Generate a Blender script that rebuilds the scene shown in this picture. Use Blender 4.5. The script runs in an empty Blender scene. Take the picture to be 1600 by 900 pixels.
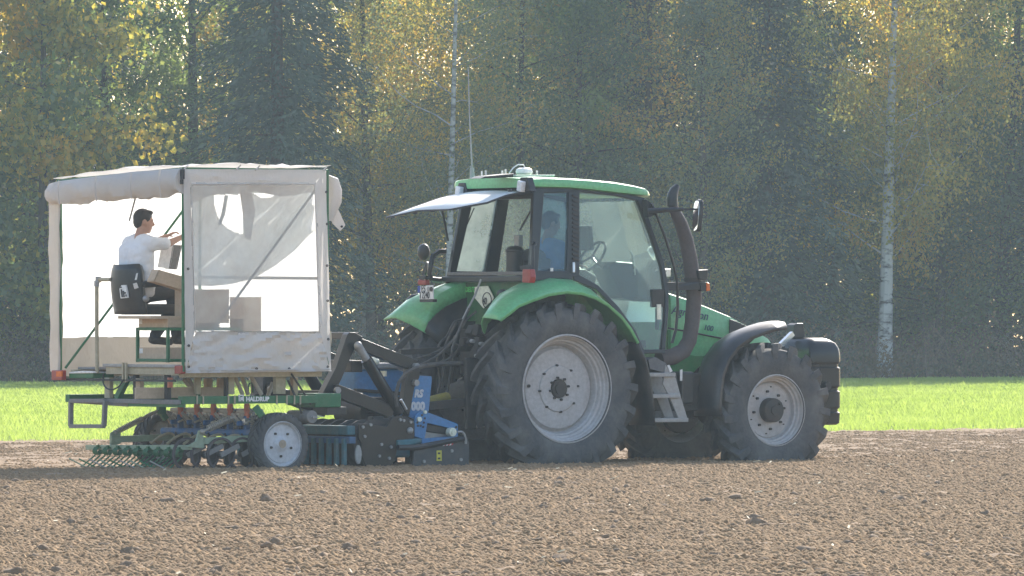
import bpy, bmesh, math, random
import numpy as np
from math import radians, sin, cos, pi, atan2, sqrt
from mathutils import Vector, Matrix

random.seed(7)
RNG = np.random.default_rng(11)
SC = bpy.context.scene
COL = SC.collection

# ------------------------------------------------------------------ camera, world, sun, exposure
FPX = 11250.0                      # focal length in photograph pixels (1600 wide)
CAM_Z = 1.6
HORIZON = 487.0
cam_data = bpy.data.cameras.new("camera")
cam_data.sensor_width = 36.0
cam_data.lens = FPX / 1600 * 36.0
cam_data.clip_start = 1.0
cam_data.clip_end = 3000.0
cam = bpy.data.objects.new("camera", cam_data)
COL.objects.link(cam)
cam.location = (0, 0, CAM_Z)
cam.rotation_euler = (radians(90) + math.atan((HORIZON - 450) / FPX), 0, 0)
SC.camera = cam

SUN_AZ, SUN_EL = radians(16.0), radians(30.5)   # azimuth clockwise from +Y (straight away from the camera)
world = bpy.data.worlds.new("World")
SC.world = world
world.use_nodes = True
wn = world.node_tree.nodes
bg = wn["Background"]
sky = wn.new("ShaderNodeTexSky")
sky.sky_type = 'NISHITA'
sky.sun_disc = False
sky.sun_elevation = SUN_EL
sky.sun_rotation = SUN_AZ
sky.dust_density = 1.6
world.node_tree.links.new(sky.outputs[0], bg.inputs[0])
bg.inputs[1].default_value = 0.15
sun_l = bpy.data.lights.new("sun", 'SUN')
sun_l.energy = 3.9
sun_l.angle = radians(0.5)
sun_l.color = (1.0, 0.94, 0.85)
sun = bpy.data.objects.new("sun", sun_l)
COL.objects.link(sun)
SUN_DIR = Vector((sin(SUN_AZ) * cos(SUN_EL), cos(SUN_AZ) * cos(SUN_EL), sin(SUN_EL)))
sun.rotation_euler = SUN_DIR.to_track_quat('Z', 'Y').to_euler()
sun.location = (20, 60, 60)
SC.view_settings.view_transform = 'Standard'
SC.view_settings.look = 'None'
SC.view_settings.exposure = 1.08
SC.view_settings.gamma = 1.0
SC.render.engine = 'CYCLES'
cy = SC.cycles
cy.use_denoising = True
cy.max_bounces = 10
cy.diffuse_bounces = 4
cy.glossy_bounces = 3
cy.transmission_bounces = 6
cy.transparent_max_bounces = 16
cy.volume_bounces = 1
cy.use_adaptive_sampling = True
cy.adaptive_threshold = 0.015
cy.caustics_reflective = False
cy.caustics_refractive = False
cy.sample_clamp_indirect = 6.0

# ------------------------------------------------------------------ the machines' common frame
# x = direction of travel, y = towards the far side, z = up; origin on the ground under the near rear wheel
TH = radians(35.0)
CT, ST = cos(TH), sin(TH)
OX, OY = 0.584, 74.7

def W(x, y, z):
    """frame point -> world point"""
    return Vector((OX + CT * x - ST * y, OY + ST * x + CT * y, z))

def Q(px, py, y):
    """photograph pixel + lateral distance -> frame point"""
    k = (px - 800.0) / FPX
    x = (k * (OY + CT * y) - OX + ST * y) / (CT - k * ST)
    Y = OY + ST * x + CT * y
    return Vector((x, y, CAM_Z - (py - HORIZON) * Y / FPX))

def QX(px, py, x):
    """photograph pixel + distance along the machine -> frame point"""
    k = (px - 800.0) / FPX
    y = (OX + CT * x - k * (OY + ST * x)) / (ST + k * CT)
    Y = OY + ST * x + CT * y
    return Vector((x, y, CAM_Z - (py - HORIZON) * Y / FPX))

def at(px, Y):
    """world X of a photograph column at depth Y"""
    return (px - 800.0) / FPX * Y

ZV = dict(A=(60, 240, 2.5), B=(80, 540, 3.8095), C=(460, 500, 3.4625), D=(590, 240, 3.4615), E=(820, 250, 3.0),
          G=(720, 440, 2.903), H=(980, 400, 2.572), I=(620, 420, 6.428), J=(1000, 380, 5.0), K=(160, 300, 4.09),
          L=(1180, 490, 4.7375), M=(700, 250, 8.0), N=(470, 510, 6.43), P=(100, 640, 8.0), R=(250, 580, 7.5),
          T=(380, 580, 5.457), U=(980, 540, 5.63), V=(830, 330, 6.92), X=(640, 480, 4.5), Y=(620, 580, 6.0),
          S=(290, 270, 2.8136), O=(1040, 280, 4.5), o=(0, 0, 1.0))

def q(k, x, y, lat):
    a, b, s = ZV[k]
    return Q(a + x / s, b + y / s, lat)

def qs(k, pts, lat):
    return [q(k, x, y, lat) for x, y in pts]

def qx(k, x, y, along):
    a, b, s = ZV[k]
    return QX(a + x / s, b + y / s, along)

# ------------------------------------------------------------------ materials
def new_mat(name):
    m = bpy.data.materials.new(name)
    m.use_nodes = True
    nt = m.node_tree
    for n in list(nt.nodes):
        nt.nodes.remove(n)
    out = nt.nodes.new("ShaderNodeOutputMaterial")
    return m, nt, out

def N(nt, typ, **kw):
    n = nt.nodes.new(typ)
    for k, v in kw.items():
        if k in n.inputs:
            n.inputs[k].default_value = v
        else:
            setattr(n, k, v)
    return n

def mixcol(nt, fac, a, b):
    m = nt.nodes.new("ShaderNodeMix")
    m.data_type = 'RGBA'
    for sock, v in ((m.inputs[0], fac), (m.inputs[6], a), (m.inputs[7], b)):
        if hasattr(v, 'is_linked'):
            nt.links.new(v, sock)
        elif isinstance(v, (int, float)):
            sock.default_value = v
        else:
            sock.default_value = (*v, 1) if len(v) == 3 else v
    return m.outputs[2]

def noise_fac(nt, scale, lo, hi, detail=4.0, coord='Object', rough=0.6, stretch=None):
    tc = nt.nodes.new("ShaderNodeTexCoord")
    src = tc.outputs[coord]
    if stretch:
        mp = nt.nodes.new("ShaderNodeMapping")
        mp.inputs['Scale'].default_value = stretch
        nt.links.new(src, mp.inputs[0])
        src = mp.outputs[0]
    n = N(nt, "ShaderNodeTexNoise", Scale=scale, Detail=detail, Roughness=rough)
    nt.links.new(src, n.inputs['Vector'])
    r = nt.nodes.new("ShaderNodeMapRange")
    r.inputs[1].default_value = lo
    r.inputs[2].default_value = hi
    nt.links.new(n.outputs[0], r.inputs[0])
    return r.outputs[0], n.outputs[0]

DUST = (0.30, 0.235, 0.17)

def paint(name, col, rough=0.4, metal=0.0, dust=0.35, dust_scale=3.0, dust_col=DUST, bump=0.0, vary=0.15, coat=0.0, spec=0.5):
    m, nt, out = new_mat(name)
    p = N(nt, "ShaderNodeBsdfPrincipled", Roughness=rough, Metallic=metal)
    p.inputs['Specular IOR Level'].default_value = spec
    p.inputs['Coat Weight'].default_value = coat
    f1, raw = noise_fac(nt, dust_scale, 0.42, 0.75)
    f2, _ = noise_fac(nt, 28.0, 0.35, 0.8)
    base = mixcol(nt, f2, tuple(c * (1 - vary) for c in col), tuple(min(1, c * (1 + vary)) for c in col))
    mul = N(nt, "ShaderNodeMath", operation='MULTIPLY')
    nt.links.new(f1, mul.inputs[0]); mul.inputs[1].default_value = dust
    c = mixcol(nt, mul.outputs[0], base, dust_col)
    nt.links.new(c, p.inputs['Base Color'])
    ra = N(nt, "ShaderNodeMath", operation='MULTIPLY_ADD')
    nt.links.new(mul.outputs[0], ra.inputs[0]); ra.inputs[1].default_value = 0.6; ra.inputs[2].default_value = rough
    nt.links.new(ra.outputs[0], p.inputs['Roughness'])
    if bump:
        b = N(nt, "ShaderNodeBump", Strength=bump, Distance=0.01)
        nt.links.new(f2, b.inputs['Height'])
        nt.links.new(b.outputs[0], p.inputs['Normal'])
    nt.links.new(p.outputs[0], out.inputs[0])
    return m

def sheet(name, col, trans=0.35, see=0.0, rough=0.5, dirt=0.2, dirt_col=(0.25, 0.2, 0.15), dirt_scale=4.0, gloss=0.06, wrinkle=0.25):
    """cloth or plastic film: diffuse + light coming through + optional clear share"""
    m, nt, out = new_mat(name)
    f, raw = noise_fac(nt, dirt_scale, 0.45, 0.8)
    mul = N(nt, "ShaderNodeMath", operation='MULTIPLY')
    nt.links.new(f, mul.inputs[0]); mul.inputs[1].default_value = dirt
    c = mixcol(nt, mul.outputs[0], col, dirt_col)
    d = nt.nodes.new("ShaderNodeBsdfDiffuse"); t = nt.nodes.new("ShaderNodeBsdfTranslucent")
    nt.links.new(c, d.inputs[0]); nt.links.new(c, t.inputs[0])
    if wrinkle:
        wf, wr = noise_fac(nt, 7.0, 0, 1, detail=5, stretch=(1.0, 1.0, 0.45))
        b = N(nt, "ShaderNodeBump", Strength=wrinkle, Distance=0.05)
        nt.links.new(wr, b.inputs['Height'])
        nt.links.new(b.outputs[0], d.inputs['Normal']); nt.links.new(b.outputs[0], t.inputs['Normal'])
    mx = N(nt, "ShaderNodeMixShader"); mx.inputs[0].default_value = trans
    nt.links.new(d.outputs[0], mx.inputs[1]); nt.links.new(t.outputs[0], mx.inputs[2])
    g = N(nt, "ShaderNodeBsdfGlossy", Roughness=rough)
    mg = N(nt, "ShaderNodeMixShader"); mg.inputs[0].default_value = gloss
    nt.links.new(mx.outputs[0], mg.inputs[1]); nt.links.new(g.outputs[0], mg.inputs[2])
    last = mg.outputs[0]
    if see > 0:
        tr = nt.nodes.new("ShaderNodeBsdfTransparent")
        ms = N(nt, "ShaderNodeMixShader")
        f2, _ = noise_fac(nt, 2.2, 0.3, 0.7)
        mm = N(nt, "ShaderNodeMath", operation='MULTIPLY_ADD')
        nt.links.new(f2, mm.inputs[0]); mm.inputs[1].default_value = -0.25 * see; mm.inputs[2].default_value = see * 1.12
        nt.links.new(mm.outputs[0], ms.inputs[0])
        nt.links.new(last, ms.inputs[1]); nt.links.new(tr.outputs[0], ms.inputs[2])
        last = ms.outputs[0]
    nt.links.new(last, out.inputs[0])
    return m

def glass_mat(name, tint=(0.86, 0.93, 0.90), dust=0.2, dust_col=(0.62, 0.66, 0.62)):
    m, nt, out = new_mat(name)
    tr = nt.nodes.new("ShaderNodeBsdfTransparent"); tr.inputs[0].default_value = (*tint, 1)
    gl = N(nt, "ShaderNodeBsdfGlossy", Roughness=0.03)
    fr = N(nt, "ShaderNodeFresnel", IOR=1.5)
    mx = nt.nodes.new("ShaderNodeMixShader")
    nt.links.new(fr.outputs[0], mx.inputs[0]); nt.links.new(tr.outputs[0], mx.inputs[1]); nt.links.new(gl.outputs[0], mx.inputs[2])
    d = nt.nodes.new("ShaderNodeBsdfDiffuse"); t = nt.nodes.new("ShaderNodeBsdfTranslucent")
    d.inputs[0].default_value = (*dust_col, 1); t.inputs[0].default_value = (*dust_col, 1)
    md = N(nt, "ShaderNodeMixShader"); md.inputs[0].default_value = 0.6
    nt.links.new(d.outputs[0], md.inputs[1]); nt.links.new(t.outputs[0], md.inputs[2])
    f, _ = noise_fac(nt, 2.5, 0.25, 0.8)
    ma = N(nt, "ShaderNodeMath", operation='MULTIPLY_ADD')
    nt.links.new(f, ma.inputs[0]); ma.inputs[1].default_value = dust; ma.inputs[2].default_value = dust * 0.5
    m2 = nt.nodes.new("ShaderNodeMixShader")
    nt.links.new(ma.outputs[0], m2.inputs[0]); nt.links.new(mx.outputs[0], m2.inputs[1]); nt.links.new(md.outputs[0], m2.inputs[2])
    nt.links.new(m2.outputs[0], out.inputs[0])
    return m

def leaf_mat(name, cols, trans=0.5, tcol_gain=1.6, rough=0.5):
    """cols: ramp over the per-face attribute 'tint'"""
    m, nt, out = new_mat(name)
    a = N(nt, "ShaderNodeAttribute", attribute_name="tint")
    r = nt.nodes.new("ShaderNodeValToRGB")
    el = r.color_ramp.elements
    while len(el) < len(cols):
        el.new(0.5)
    for i, c in enumerate(cols):
        el[i].position = i / (len(cols) - 1)
        el[i].color = (*c, 1)
    nt.links.new(a.outputs['Fac'], r.inputs[0])
    d = nt.nodes.new("ShaderNodeBsdfDiffuse"); t = nt.nodes.new("ShaderNodeBsdfTranslucent")
    nt.links.new(r.outputs[0], d.inputs[0])
    g = N(nt, "ShaderNodeVectorMath", operation='SCALE')
    nt.links.new(r.outputs[0], g.inputs[0]); g.inputs['Scale'].default_value = tcol_gain
    nt.links.new(g.outputs[0], t.inputs[0])
    mx = N(nt, "ShaderNodeMixShader"); mx.inputs[0].default_value = trans
    nt.links.new(d.outputs[0], mx.inputs[1]); nt.links.new(t.outputs[0], mx.inputs[2])
    gl = N(nt, "ShaderNodeBsdfGlossy", Roughness=rough)
    fr = N(nt, "ShaderNodeMixShader"); fr.inputs[0].default_value = 0.06
    nt.links.new(mx.outputs[0], fr.inputs[1]); nt.links.new(gl.outputs[0], fr.inputs[2])
    nt.links.new(fr.outputs[0], out.inputs[0])
    return m

# ------------------------------------------------------------------ mesh building
class MB:
    """collects faces in frame (or world) coordinates"""
    def __init__(self):
        self.v = []; self.f = []; self.sm = []
    def add(self, verts, faces, smooth=False):
        o = len(self.v)
        self.v += [tuple(p) for p in verts]
        self.f += [tuple(i + o for i in fc) for fc in faces]
        self.sm += [smooth] * len(faces)
    def box(self, c, size, rot=None):
        hx, hy, hz = size[0] / 2, size[1] / 2, size[2] / 2
        vs = [Vector((sx * hx, sy * hy, sz * hz)) for sz in (-1, 1) for sy in (-1, 1) for sx in (-1, 1)]
        if rot is not None:
            vs = [rot @ p for p in vs]
        c = Vector(c)
        self.add([p + c for p in vs], [(0, 2, 3, 1), (4, 5, 7, 6), (0, 1, 5, 4), (2, 6, 7, 3), (0, 4, 6, 2), (1, 3, 7, 5)])
        return self
    def span(self, a, b):
        a, b = Vector(a), Vector(b)
        return self.box((a + b) / 2, [abs(b[i] - a[i]) for i in range(3)])
    def beam(self, p0, p1, w, h, up=(0, 0, 1)):
        """bar of rectangular section: w across, h along up"""
        p0, p1 = Vector(p0), Vector(p1)
        d = p1 - p0
        L = d.length
        d.normalize()
        u = Vector(up)
        if abs(d.dot(u)) > 0.97:
            u = Vector((1, 0, 0))
        s = d.cross(u).normalized()
        u = s.cross(d).normalized()
        R = Matrix((d, s, u)).transposed()
        return self.box((p0 + p1) / 2, (L, w, h), R)
    def tube(self, pts, r, n=8, caps=True, smooth=True):
        pts = [Vector(p) for p in pts]
        rs = r if isinstance(r, (list, tuple)) else [r] * len(pts)
        dirs = []
        for i in range(len(pts)):
            a = pts[max(0, i - 1)]; b = pts[min(len(pts) - 1, i + 1)]
            dirs.append((b - a).normalized())
        u = Vector((0, 0, 1))
        if abs(dirs[0].dot(u)) > 0.9:
            u = Vector((0, 1, 0))
        vs = []
        for p, d, rr in zip(pts, dirs, rs):
            s = d.cross(u)
            if s.length < 1e-4:
                s = d.cross(Vector((1, 0, 0)))
            s.normalize()
            u = s.cross(d).normalized()
            for k in range(n):
                a = 2 * pi * k / n
                vs.append(p + (s * cos(a) + u * sin(a)) * rr)
        fs = []
        for i in range(len(pts) - 1):
            for k in range(n):
                k2 = (k + 1) % n
                fs.append((i * n + k, i * n + k2, (i + 1) * n + k2, (i + 1) * n + k))
        self.add(vs, fs, smooth)
        if caps:
            self.add(vs[:n], [tuple(reversed(range(n)))])
            self.add(vs[-n:], [tuple(range(n))])
        return self
    def lathe(self, prof, axis=1, c=(0, 0, 0), n=48, closed=False, smooth=True, a0=0.0, a1=2 * pi):
        """prof: list of (radius, position along axis); axis 1 = y, 2 = z, 0 = x"""
        c = Vector(c)
        full = abs(a1 - a0 - 2 * pi) < 1e-6
        m = n if full else n + 1
        vs = []
        for r, h in prof:
            for k in range(m):
                a = a0 + (a1 - a0) * k / n
                if axis == 1: p = Vector((r * cos(a), h, r * sin(a)))
                elif axis == 2: p = Vector((r * cos(a), r * sin(a), h))
                else: p = Vector((h, r * cos(a), r * sin(a)))
                vs.append(c + p)
        fs = []
        rows = len(prof)
        for i in range(rows if closed else rows - 1):
            j = (i + 1) % rows
            for k in range(n):
                k2 = (k + 1) % m
                fs.append((i * m + k, j * m + k, j * m + k2, i * m + k2))
        self.add(vs, fs, smooth)
        return self
    def disc(self, c, r, axis=1, n=24):
        c = Vector(c); vs = []
        for k in range(n):
            a = 2 * pi * k / n
            if axis == 1: vs.append(c + Vector((r * cos(a), 0, r * sin(a))))
            elif axis == 2: vs.append(c + Vector((r * cos(a), r * sin(a), 0)))
            else: vs.append(c + Vector((0, r * cos(a), r * sin(a))))
        self.add(vs, [tuple(range(n))])
        return self
    def cyl(self, c, r, h, axis=1, n=20, smooth=True):
        """solid drum centred on c"""
        c = Vector(c)
        e = Vector((0, 0, 0)); e[axis] = h / 2
        return self.tube([c - e, c + e], r, n, True, smooth)
    def poly(self, pts, thick):
        """flat outline (list of Vectors) given depth along vector thick"""
        t = Vector(thick); n = len(pts)
        a = [Vector(p) for p in pts]; b = [p + t for p in a]
        self.add(a + b, [tuple(range(n)), tuple(reversed(range(n, 2 * n)))] +
                 [(i, n + i, n + (i + 1) % n, (i + 1) % n) for i in range(n)])
        return self
    def grid(self, rows, smooth=True, wrap=False):
        nr, nc = len(rows), len(rows[0])
        fs = []
        for i in range(nr - 1):
            for j in range(nc if wrap else nc - 1):
                j2 = (j + 1) % nc
                fs.append((i * nc + j, i * nc + j2, (i + 1) * nc + j2, (i + 1) * nc + j))
        self.add([p for r in rows for p in r], fs, smooth)
        return self
    def capsule(self, p0, p1, r0, r1, n=12):
        p0, p1 = Vector(p0), Vector(p1)
        d = (p1 - p0)
        if d.length < 1e-5:
            d = Vector((0, 0, 1e-4))
        dn = d.normalized()
        pts, rs = [], []
        for k in range(5):
            a = pi / 2 * (1 - k / 4)
            pts.append(p0 - dn * r0 * sin(a)); rs.append(max(1e-3, r0 * cos(a)))
        for k in range(5):
            a = pi / 2 * (k / 4)
            pts.append(p0 + d + dn * r1 * sin(a)); rs.append(max(1e-3, r1 * cos(a)))
        return self.tube(pts, rs, n)
    def ball(self, c, r, n=14, rot=None):
        """ellipsoid"""
        r = (r, r, r) if isinstance(r, (int, float)) else r
        c = Vector(c); rows = []
        for i in range(n // 2 + 1):
            th = pi * i / (n // 2)
            th = min(max(th, 0.02), pi - 0.02)
            row = []
            for k in range(n):
                a = 2 * pi * k / n
                p = Vector((r[0] * sin(th) * cos(a), r[1] * sin(th) * sin(a), r[2] * cos(th)))
                row.append(c + (rot @ p if rot is not None else p))
            rows.append(row)
        self.grid(rows, True, True)
        m = len(rows[0])
        self.add(rows[0], [tuple(range(m))]); self.add(rows[-1], [tuple(reversed(range(m)))])
        return self

BASE = {}
def set_tags(o, label=None, cat=None, group=None, kind=None):
    if label: o['label'] = label
    if cat: o['category'] = cat
    if group: o['group'] = group
    if kind: o['kind'] = kind
    return o

def thing(name, label, cat, base=(0, 0, 0), group=None):
    """an Empty in the machines' frame"""
    o = bpy.data.objects.new(name, None)
    COL.objects.link(o)
    o.empty_display_size = 0.2
    o.location = W(*base)
    o.rotation_euler = (0, 0, TH)
    BASE[o] = Vector(base)
    return set_tags(o, label, cat, group)

def root_of(o):
    while o.parent is not None:
        o = o.parent
    return o

def to_mesh(name, mb, mat, weld=1e-5, angle=35):
    me = bpy.data.meshes.new(name)
    me.from_pydata(mb.v, [], mb.f)
    me.polygons.foreach_set('use_smooth', mb.sm)
    bm = bmesh.new(); bm.from_mesh(me)
    if weld:
        bmesh.ops.remove_doubles(bm, verts=bm.verts, dist=weld)
    bmesh.ops.recalc_face_normals(bm, faces=bm.faces)
    bm.to_mesh(me); bm.free()
    if any(mb.sm):
        me.set_sharp_from_angle(angle=radians(angle))
    mats = mat if isinstance(mat, (list, tuple)) else [mat]
    for m in mats:
        me.materials.append(m)
    return me

def part(name, mb, mat, parent, bevel=0.0, label=None, origin=None, solid=0.0):
    """mb in frame coordinates; becomes a child of parent"""
    base = BASE[root_of(parent)]
    acc = Vector((0, 0, 0)); pp = parent
    while pp.parent is not None:
        acc += pp.location; pp = pp.parent
    org = Vector(origin) if origin is not None else None
    sh = base + acc
    loc = Vector((0, 0, 0))
    if org is not None:
        loc = org - sh
        sh = org
    mb.v = [(p[0] - sh.x, p[1] - sh.y, p[2] - sh.z) for p in mb.v]
    o = bpy.data.objects.new(name, to_mesh(name, mb, mat))
    COL.objects.link(o)
    o.parent = parent
    o.location = loc
    if solid:
        s = o.modifiers.new("thickness", 'SOLIDIFY'); s.thickness = solid; s.offset = 0
    if bevel:
        b = o.modifiers.new("bevel", 'BEVEL'); b.width = bevel; b.segments = 2
        b.limit_method = 'ANGLE'; b.angle_limit = radians(40)
    if label: o['label'] = label
    return o

def empty_part(name, parent, loc):
    o = bpy.data.objects.new(name, None)
    COL.objects.link(o)
    o.parent = parent
    o.empty_display_size = 0.1
    b = BASE[root_of(parent)]
    o.location = Vector(loc) - b
    return o

def again(src, parent, loc=None, rot=None, scale=None):
    """another object sharing src's mesh"""
    c = src.copy(); COL.objects.link(c); c.parent = parent
    if loc is not None: c.location = loc
    if rot is not None: c.rotation_euler = rot
    if scale is not None: c.scale = scale
    return c

def letters(name, text, size, origin, xdir, parent, mat, zdir=(0, 0, 1), shear=0.0, extrude=0.002, bold=0.0, align='LEFT', squeeze=1.0):
    """raised lettering: origin / directions in frame coordinates"""
    cu = bpy.data.curves.new(name, 'FONT')
    cu.body = text; cu.size = size; cu.extrude = extrude; cu.shear = shear; cu.offset = bold
    cu.align_x = align; cu.align_y = 'BOTTOM_BASELINE'
    cu.resolution_u = 3
    tmp = bpy.data.objects.new("tmp_text", cu)
    COL.objects.link(tmp)
    dg = bpy.context.evaluated_depsgraph_get()
    me = bpy.data.meshes.new_from_object(tmp.evaluated_get(dg))
    bpy.data.objects.remove(tmp)
    bpy.data.curves.remove(cu)
    me.name = name
    X = Vector(xdir).normalized(); Z = Vector(zdir).normalized()
    Nn = X.cross(Z).normalized()
    n = len(me.vertices)
    co = np.empty(n * 3, dtype=np.float32); me.vertices.foreach_get('co', co); co = co.reshape(-1, 3)
    co[:, 0] *= squeeze
    base = BASE[root_of(parent)]
    acc = Vector((0, 0, 0)); pp = parent
    while pp.parent is not None:
        acc += pp.location; pp = pp.parent
    o0 = Vector(origin) - base - acc
    M = np.array([X, Z, Nn])
    co = co @ M + np.array(o0)
    me.vertices.foreach_set('co', co.astype(np.float32).ravel())
    me.materials.clear(); me.materials.append(mat)
    me.update()
    o = bpy.data.objects.new(name, me)
    COL.objects.link(o); o.parent = parent
    return o

def np_mesh(name, verts, faces_flat, nper, mat, tint=None, smooth=False):
    """fast mesh from numpy arrays, faces all of nper corners"""
    me = bpy.data.meshes.new(name)
    nv = len(verts); nf = len(faces_flat) // nper
    me.vertices.add(nv)
    me.vertices.foreach_set('co', np.ascontiguousarray(verts, dtype=np.float32).ravel())
    me.loops.add(nf * nper)
    me.loops.foreach_set('vertex_index', np.ascontiguousarray(faces_flat, dtype=np.int32))
    me.polygons.add(nf)
    me.polygons.foreach_set('loop_start', np.arange(0, nf * nper, nper, dtype=np.int32))
    if smooth:
        me.polygons.foreach_set('use_smooth', np.ones(nf, dtype=bool))
    me.update(calc_edges=True)
    if tint is not None:
        a = me.attributes.new('tint', 'FLOAT', 'FACE')
        a.data.foreach_set('value', np.ascontiguousarray(tint, dtype=np.float32))
    me.materials.append(mat)
    return me

# smooth value noise on a lattice
def vnoise(x, y, seed, cell):
    r = np.random.default_rng(seed)
    T = r.random((257, 257)).astype(np.float32)
    T[256] = T[0]; T[:, 256] = T[:, 0]
    gx, gy = x / cell, y / cell
    ix, iy = np.floor(gx).astype(int), np.floor(gy).astype(int)
    fx, fy = gx - ix, gy - iy
    fx = fx * fx * (3 - 2 * fx); fy = fy * fy * (3 - 2 * fy)
    ix &= 255; iy &= 255
    return (T[ix, iy] * (1 - fx) + T[ix + 1, iy] * fx) * (1 - fy) + (T[ix, iy + 1] * (1 - fx) + T[ix + 1, iy + 1] * fx) * fy
# ------------------------------------------------------------------ ground, soil, grass
# the field edge runs parallel to the direction of travel
GE_X0, GE_Y0 = at(0, 87.8), 87.8
def grass_edge(X): return GE_Y0 + (X - GE_X0) * 0.722
def wood_edge(X): return 165.0 + 0.5 * X

def soil_mat(name, dark=1.0):
    m, nt, out = new_mat(name)
    p = N(nt, "ShaderNodeBsdfPrincipled", Roughness=0.95)
    p.inputs['Specular IOR Level'].default_value = 0.1
    f1, _ = noise_fac(nt, 0.7, 0.3, 0.7, detail=6)
    f2, r2 = noise_fac(nt, 24.0, 0.3, 0.72, detail=6)
    c = mixcol(nt, f1, (0.21 * dark, 0.140 * dark, 0.085 * dark), (0.28 * dark, 0.195 * dark, 0.120 * dark))
    c = mixcol(nt, f2, c, (0.34 * dark, 0.25 * dark, 0.172 * dark))
    nt.links.new(c, p.inputs['Base Color'])
    b = N(nt, "ShaderNodeBump", Strength=0.6, Distance=0.02)
    nt.links.new(r2, b.inputs['Height']); nt.links.new(b.outputs[0], p.inputs['Normal'])
    nt.links.new(p.outputs[0], out.inputs[0])
    return m
M_SOIL = soil_mat("soil")
M_CLOD = soil_mat("clod", 0.88)

gm = MB()
gm.add([(-160, -30, -0.16), (160, -30, -0.16), (160, 330, -0.16), (-160, 330, -0.16)], [(0, 1, 2, 3)])
go = bpy.data.objects.new("ground", to_mesh("ground", gm, M_SOIL)); COL.objects.link(go)
set_tags(go, kind='structure')

def soil_height(X, Y):
    # along = across the drills, so that rake lines follow the direction of travel
    c, s = CT, ST
    U = (X - OX) * -s + (Y - OY) * c
    V = (X - OX) * c + (Y - OY) * s
    h = 0.012 * (vnoise(X, Y, 1, 1.7) - 0.5)
    h += 0.022 * (vnoise(X * 1.0, Y * 0.8, 2, 0.34) - 0.5)
    n3 = vnoise(X, Y * 0.8, 3, 0.15)
    h += 0.036 * (n3 - 0.5)
    h += 0.03 * (vnoise(X, Y, 4, 0.085) - 0.5)
    # already drilled land beyond the machine: smoother with fine rake grooves
    worked = np.clip((U - 0.9) / 0.8, 0, 1)
    g = 0.5 + 0.5 * np.sin(U * 2 * pi / 0.27 + 2.0 * vnoise(V, U, 9, 3.0))
    h = h * (1 - 0.35 * worked) + worked * 0.016 * (g - 0.5)
    # wheel marks of the tramline
    for u0 in (9.2, 10.9):
        h -= 0.05 * np.exp(-((U - u0) / 0.16) ** 2)
    return h

xs = np.arange(-15.0, 15.0, 0.075)
ys = np.concatenate([np.arange(41.0, 60.0, 0.07), np.arange(60.0, 104.0, 0.11)])
XX, YY = np.meshgrid(xs, ys)
HH = soil_height(XX, YY)
nx, ny = len(xs), len(ys)
sv = np.stack([XX, YY, HH], -1).reshape(-1, 3)
ii = (np.arange(ny - 1)[:, None] * nx + np.arange(nx - 1)[None, :]).ravel()
ff = np.stack([ii, ii + 1, ii + nx + 1, ii + nx], -1)
ctr = sv[ff[:, 0]]
keep = ctr[:, 1] < GE_Y0 + (ctr[:, 0] - GE_X0) * 0.722 + 1.2
ff = ff[keep]
so = bpy.data.objects.new("field_soil", np_mesh("field_soil", sv, ff.ravel(), 4, M_SOIL, smooth=True)); COL.objects.link(so)
set_tags(so, kind='structure')

# clods: many small lumps lying on the tilth
def ico(sub):
    bm = bmesh.new(); bmesh.ops.create_icosphere(bm, subdivisions=sub, radius=1.0)
    v = np.array([p.co[:] for p in bm.verts]); f = np.array([[q_.index for q_ in p.verts] for p in bm.faces]); bm.free()
    return v, f
def lumps(n, sub, smin, smax, power, seed, ylo, yhi):
    r = np.random.default_rng(seed)
    bv, bf = ico(sub)
    Y = ylo * (yhi / ylo) ** r.random(n)
    X = (r.random(n) * 2 - 1) * (0.080 * Y + 1.5)
    ok = Y < GE_Y0 + (X - GE_X0) * 0.722 + 0.2
    U = (X - OX) * -ST + (Y - OY) * CT
    ok &= ~((U > 0.8) & (r.random(n) < 0.75))
    X, Y = X[ok], Y[ok]; n = len(X)
    s = smin + (smax - smin) * r.random(n) ** power
    sc = np.stack([s * (0.8 + 0.5 * r.random(n)), s * (0.8 + 0.5 * r.random(n)), s * (0.55 + 0.35 * r.random(n))], -1)
    a = r.random(n) * 2 * pi
    V = bv[None] * (1 + 0.33 * (r.random((n, len(bv), 1)) - 0.5) * 2)
    V = V * sc[:, None, :]
    ca, sa = np.cos(a)[:, None], np.sin(a)[:, None]
    vx = V[..., 0] * ca - V[..., 1] * sa; vy = V[..., 0] * sa + V[..., 1] * ca
    z0 = soil_height(X, Y) + s * 0.10
    V = np.stack([vx + X[:, None], vy + Y[:, None], V[..., 2] + z0[:, None]], -1).reshape(-1, 3)
    F = (bf[None] + (np.arange(n) * len(bv))[:, None, None]).reshape(-1)
    return V, F
parts_v, parts_f, off = [], [], 0
for args in ((210, 2, 0.034, 0.070, 2.2, 21, 43, 74), (1500, 1, 0.024, 0.050, 2.0, 22, 42.5, 82)):
    V, F = lumps(*args)
    parts_v.append(V); parts_f.append(F + off); off += len(V)
co = bpy.data.objects.new("soil_clods", np_mesh("soil_clods", np.concatenate(parts_v), np.concatenate(parts_f), 3, M_CLOD)); COL.objects.link(co)
set_tags(co, kind='stuff')

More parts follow.
